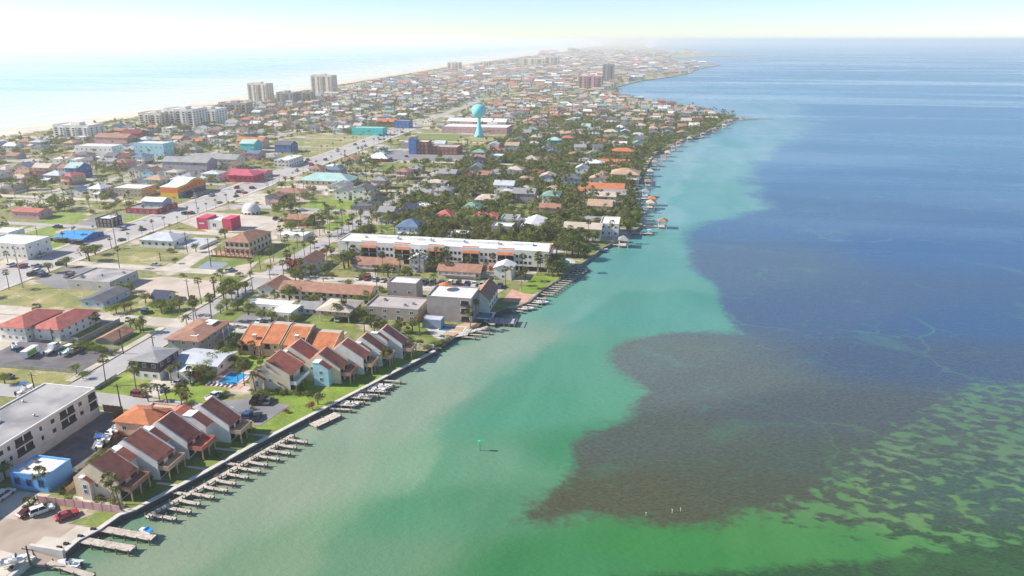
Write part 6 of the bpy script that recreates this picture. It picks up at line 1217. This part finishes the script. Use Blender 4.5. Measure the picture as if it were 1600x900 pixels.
# street palms and garden trees, nearest first
cands = []
for u in np.arange(228, 560, 7.5):
    for s_ in (-172.5, -158.5):
        if rng.random() < .8: cands.append((s_ + rng.uniform(-1,1), u + rng.uniform(-2,2), 'p', rng.uniform(5.5, 10)))
for u in np.arange(150, 900, 10.5):
    k = max(i for i in range(len(BLVD)) if BLVD[i][1] <= u); a, c = BLVD[k], BLVD[k+1]; v = a[0] + (c[0]-a[0])*(u-a[1])/(c[1]-a[1])
    for s_ in (-15, 15):
        if rng.random() < .75: cands.append((v + s_ + rng.uniform(-1,1), u + rng.uniform(-2,2), 'p' if u > 300 else rng.choice('pt'), rng.uniform(4.5, 8)))
def scatter(n, v0, v1, u0, u1, mixw):
    for _ in range(n):
        u = rng.uniform(u0, u1); lim = v1 if v1 is not None else shore_v(u) - 1.5; v = rng.uniform(v0, lim)
        if in_view(v, u, 40) and not occupied(v-.6, v+.6, u-.6, u+.6): k = rng.choices('pts', mixw)[0]; cands.append((v, u, k, rng.uniform(5, 11) if k == 'p' else rng.uniform(5.5, 11)))
scatter(2700, -158, None, 335, 620, (4, 6, 1.5)); scatter(3400, -158, None, 620, 1060, (3, 6, 1)); scatter(420, -262, -172, 345, 620, (5, 4, 2)); scatter(700, -262, -160, 620, 1100, (4, 5, 2))
scatter(1300, -640, -306, 300, 620, (5, 5, 2)); scatter(4000, -645, -306, 620, 1200, (4, 5, 2)); scatter(260, -140, None, 300, 345, (4, 3, 2)); scatter(60, -158, -100, 250, 300, (4, 3, 3)); scatter(40, -158, -104, 228, 250, (3, 3, 3))
scatter(2200, -650, None, 1060, 2000, (2, 5, 1)); scatter(60, -262, -175, 228, 345, (3, 2, 3))
cands.sort(key=lambda c: c[0]**2 + c[1]**2)
rest = []
for v, u, k, s in cands:
    lim = dict(p=298, t=298, s=250)[k]
    if CNT[k] >= lim: rest.append((v, u, k, s)); continue
    CNT[k] += 1
    if k == 'p': palm(v, u, s)
    elif k == 't': tree(v, u, s*.8, s*rng.uniform(.75, 1.1), rng.choices(('leaf','scrub','leaf_rust'), (6, 3, .12))[0])
    else: shrub(v, u, s*.3, s*.45, rng.choice(('leaf','scrub')))
# the rest of the greenery: one mass, real leaf-sized faces
def merge(name, templates, places, matns, label):
    V, F, MI, n0 = [], [], [], 0
    for v, u, h, wd, ti, rz in places:
        b, mapm = templates[ti]; a = b['v']; c, s = math.cos(rz), math.sin(rz)
        P_ = np.empty_like(a); P_[:,0] = (a[:,0]*c - a[:,1]*s)*wd + v; P_[:,1] = (a[:,0]*s + a[:,1]*c)*wd + u; P_[:,2] = a[:,2]*h + GZ
        V.append(P_); F.append(b['f'] + n0); MI.append(b['m']); n0 += len(a)
    V = np.concatenate(V); F = np.concatenate(F); MI = np.concatenate(MI)
    me = bpy.data.meshes.new(name); me.vertices.add(len(V)); me.vertices.foreach_set('co', V.ravel()); me.loops.add(F.size); me.loops.foreach_set('vertex_index', F.ravel().astype(np.int32)); me.polygons.add(len(F)); me.polygons.foreach_set('loop_start', np.arange(0, F.size, 4, dtype=np.int32))
    for k in matns: me.materials.append(MT(k))
    me.polygons.foreach_set('material_index', MI.astype(np.int32)); me.update(calc_edges=True)
    return tag(put(name, me), label, 'trees', kind='stuff')
def tmpl_bush(seed, n, mi_):
    b = leaf_crown(seed, n); V = np.array(b.v).reshape(-1, 3); c = V.reshape(-1, 4, 3).mean(1, keepdims=True); V = ((V.reshape(-1, 4, 3) - c)*1.9 + c).reshape(-1, 3); V[:,2] = V[:,2]*.5 + .5; V[:,:2] *= .5
    return dict(v=V, f=np.arange(len(V)).reshape(-1, 4), m=np.full(len(V)//4, mi_)), None
def tmpl_palm(seed):
    r = random.Random(seed); q = []; m_ = []
    for a in (0, 2.1, 4.2): q += [(.02*math.cos(a),.02*math.sin(a),0),(.02*math.cos(a+2.1),.02*math.sin(a+2.1),0),(.015*math.cos(a+2.1),.015*math.sin(a+2.1),.88),(.015*math.cos(a),.015*math.sin(a),.88)]; m_.append(2)
    for i in range(16):
        a = i*2.4; el = r.uniform(-.6, 1.1); d = np.array((math.cos(a)*math.cos(el), math.sin(a)*math.cos(el), math.sin(el)*1.0)); s = np.array((-math.sin(a), math.cos(a), 0)); o_ = np.array((0,0,.86)); L_ = .22*r.uniform(.8,1.1)
        q += [tuple(o_), tuple(o_+d*L_*.6+s*.055), tuple(o_+d*L_+np.array((0,0,-.05))), tuple(o_+d*L_*.6-s*.055)]; m_.append(3)
    return dict(v=np.array(q), f=np.arange(len(q)).reshape(-1, 4), m=np.array(m_)), None
TP = [tmpl_bush(31, 130, 0), tmpl_bush(32, 130, 1), tmpl_bush(33, 130, 0), tmpl_palm(1), tmpl_palm(2), tmpl_bush(34, 60, 0), tmpl_bush(35, 60, 1), tmpl_bush(36, 60, 0)]
pl = []
for v, u, k, s in rest:
    if k == 'p': pl.append((v, u, s, s, rng.choice((3, 4)), rng.uniform(0, 6)))
    else: pl.append((v, u, s*(.75 if k == 't' else .35), s*(1.0 if k == 't' else .6), rng.choice((0, 1, 2)) + (5 if u > 800 else 0), rng.uniform(0, 6)))
for _ in range(2600):
    u = rng.uniform(1700, 6500)**1.0; v = rng.uniform(beach_v(u)+70, (shore_v(u) if u < 3000 else -250))
    if not occupied(v-2, v+2, u-2, u+2): s = rng.uniform(5, 9) * (1 + u/9000); pl.append((v, u, s*.6, s*1.6, rng.choice((5, 6, 6)), rng.uniform(0, 6)))
merge('distant_trees', TP, pl, ['leaf', 'scrub', 'trunk', 'palm_leaf'], 'hazy mass of trees and palms up the island')
# dune scrub between the beach and the first buildings
pl = []
for _ in range(1500):
    u = rng.uniform(450, 4200); v = beach_v(u) + rng.uniform(4, 26); pl.append((v, u, rng.uniform(.8, 2.0), rng.uniform(5, 12), rng.choice((5, 6, 6)), rng.uniform(0, 6)))
merge('dune_scrub', TP, pl, ['scrub', 'scrub', 'trunk', 'palm_leaf'], 'band of low green scrub on the dunes')

# ------------------------------------------------------------------ labels told by the nearest landmark
ORD = ['nearest', 'second nearest', 'third nearest', 'fourth nearest', 'fifth nearest', 'sixth nearest', 'seventh nearest', 'eighth nearest', 'ninth nearest', 'tenth nearest', 'eleventh nearest', 'twelfth nearest', 'thirteenth nearest', 'fourteenth nearest', 'fifteenth nearest', 'sixteenth nearest', 'seventeenth nearest', 'eighteenth nearest', 'nineteenth nearest', 'twentieth nearest']
ORD += [f'{k} nearest' for k in ('twenty-first','twenty-second','twenty-third','twenty-fourth','twenty-fifth','twenty-sixth','twenty-seventh','twenty-eighth','twenty-ninth','thirtieth')]
buckets = {}
for o, desc, cat, group, v, u in PEND:
    best = sorted(LAND, key=lambda l: (l[1]-v)**2 + (l[2]-u)**2)[0]
    x, y = Q(v, u); lx, ly = Q(best[1], best[2]); dx, dy = x-lx, y-ly
    dr = ('right of' if dx > 0 else 'left of') if abs(dx) > 1.5*abs(dy) else ('behind' if dy < 0 else 'before')
    buckets.setdefault((desc, dr, best[0]), []).append(((best[1]-v)**2 + (best[2]-u)**2, o, cat, group))
for (desc, dr, ref), L_ in buckets.items():
    L_.sort(key=lambda t: t[0])
    for i, (_, o, cat, group) in enumerate(L_):
        tag(o, f'{desc} {dr} the {ref}' + ('' if len(L_) == 1 else f', {ORD[min(i, len(ORD)-1)]}'), cat, group)

# ------------------------------------------------------------------ haze over the sea
hz = MB().box(-31500, 31500, -2600, 31500, -2.5, 118).build('haze', 'white'); hz.data.materials.clear()
hm = bpy.data.materials.new('haze_air'); hm.use_nodes = True; t = hm.node_tree; t.nodes.remove(t.nodes['Principled BSDF'])
pv_ = t.nodes.new('ShaderNodeVolumePrincipled'); pv_.inputs['Color'].default_value = (1,.985,.96,1); pv_.inputs['Density'].default_value = 0.000155; pv_.inputs['Anisotropy'].default_value = .28
t.links.new(pv_.outputs[0], t.nodes['Material Output'].inputs['Volume']); hz.data.materials.append(hm); tag(hz, kind='stuff')
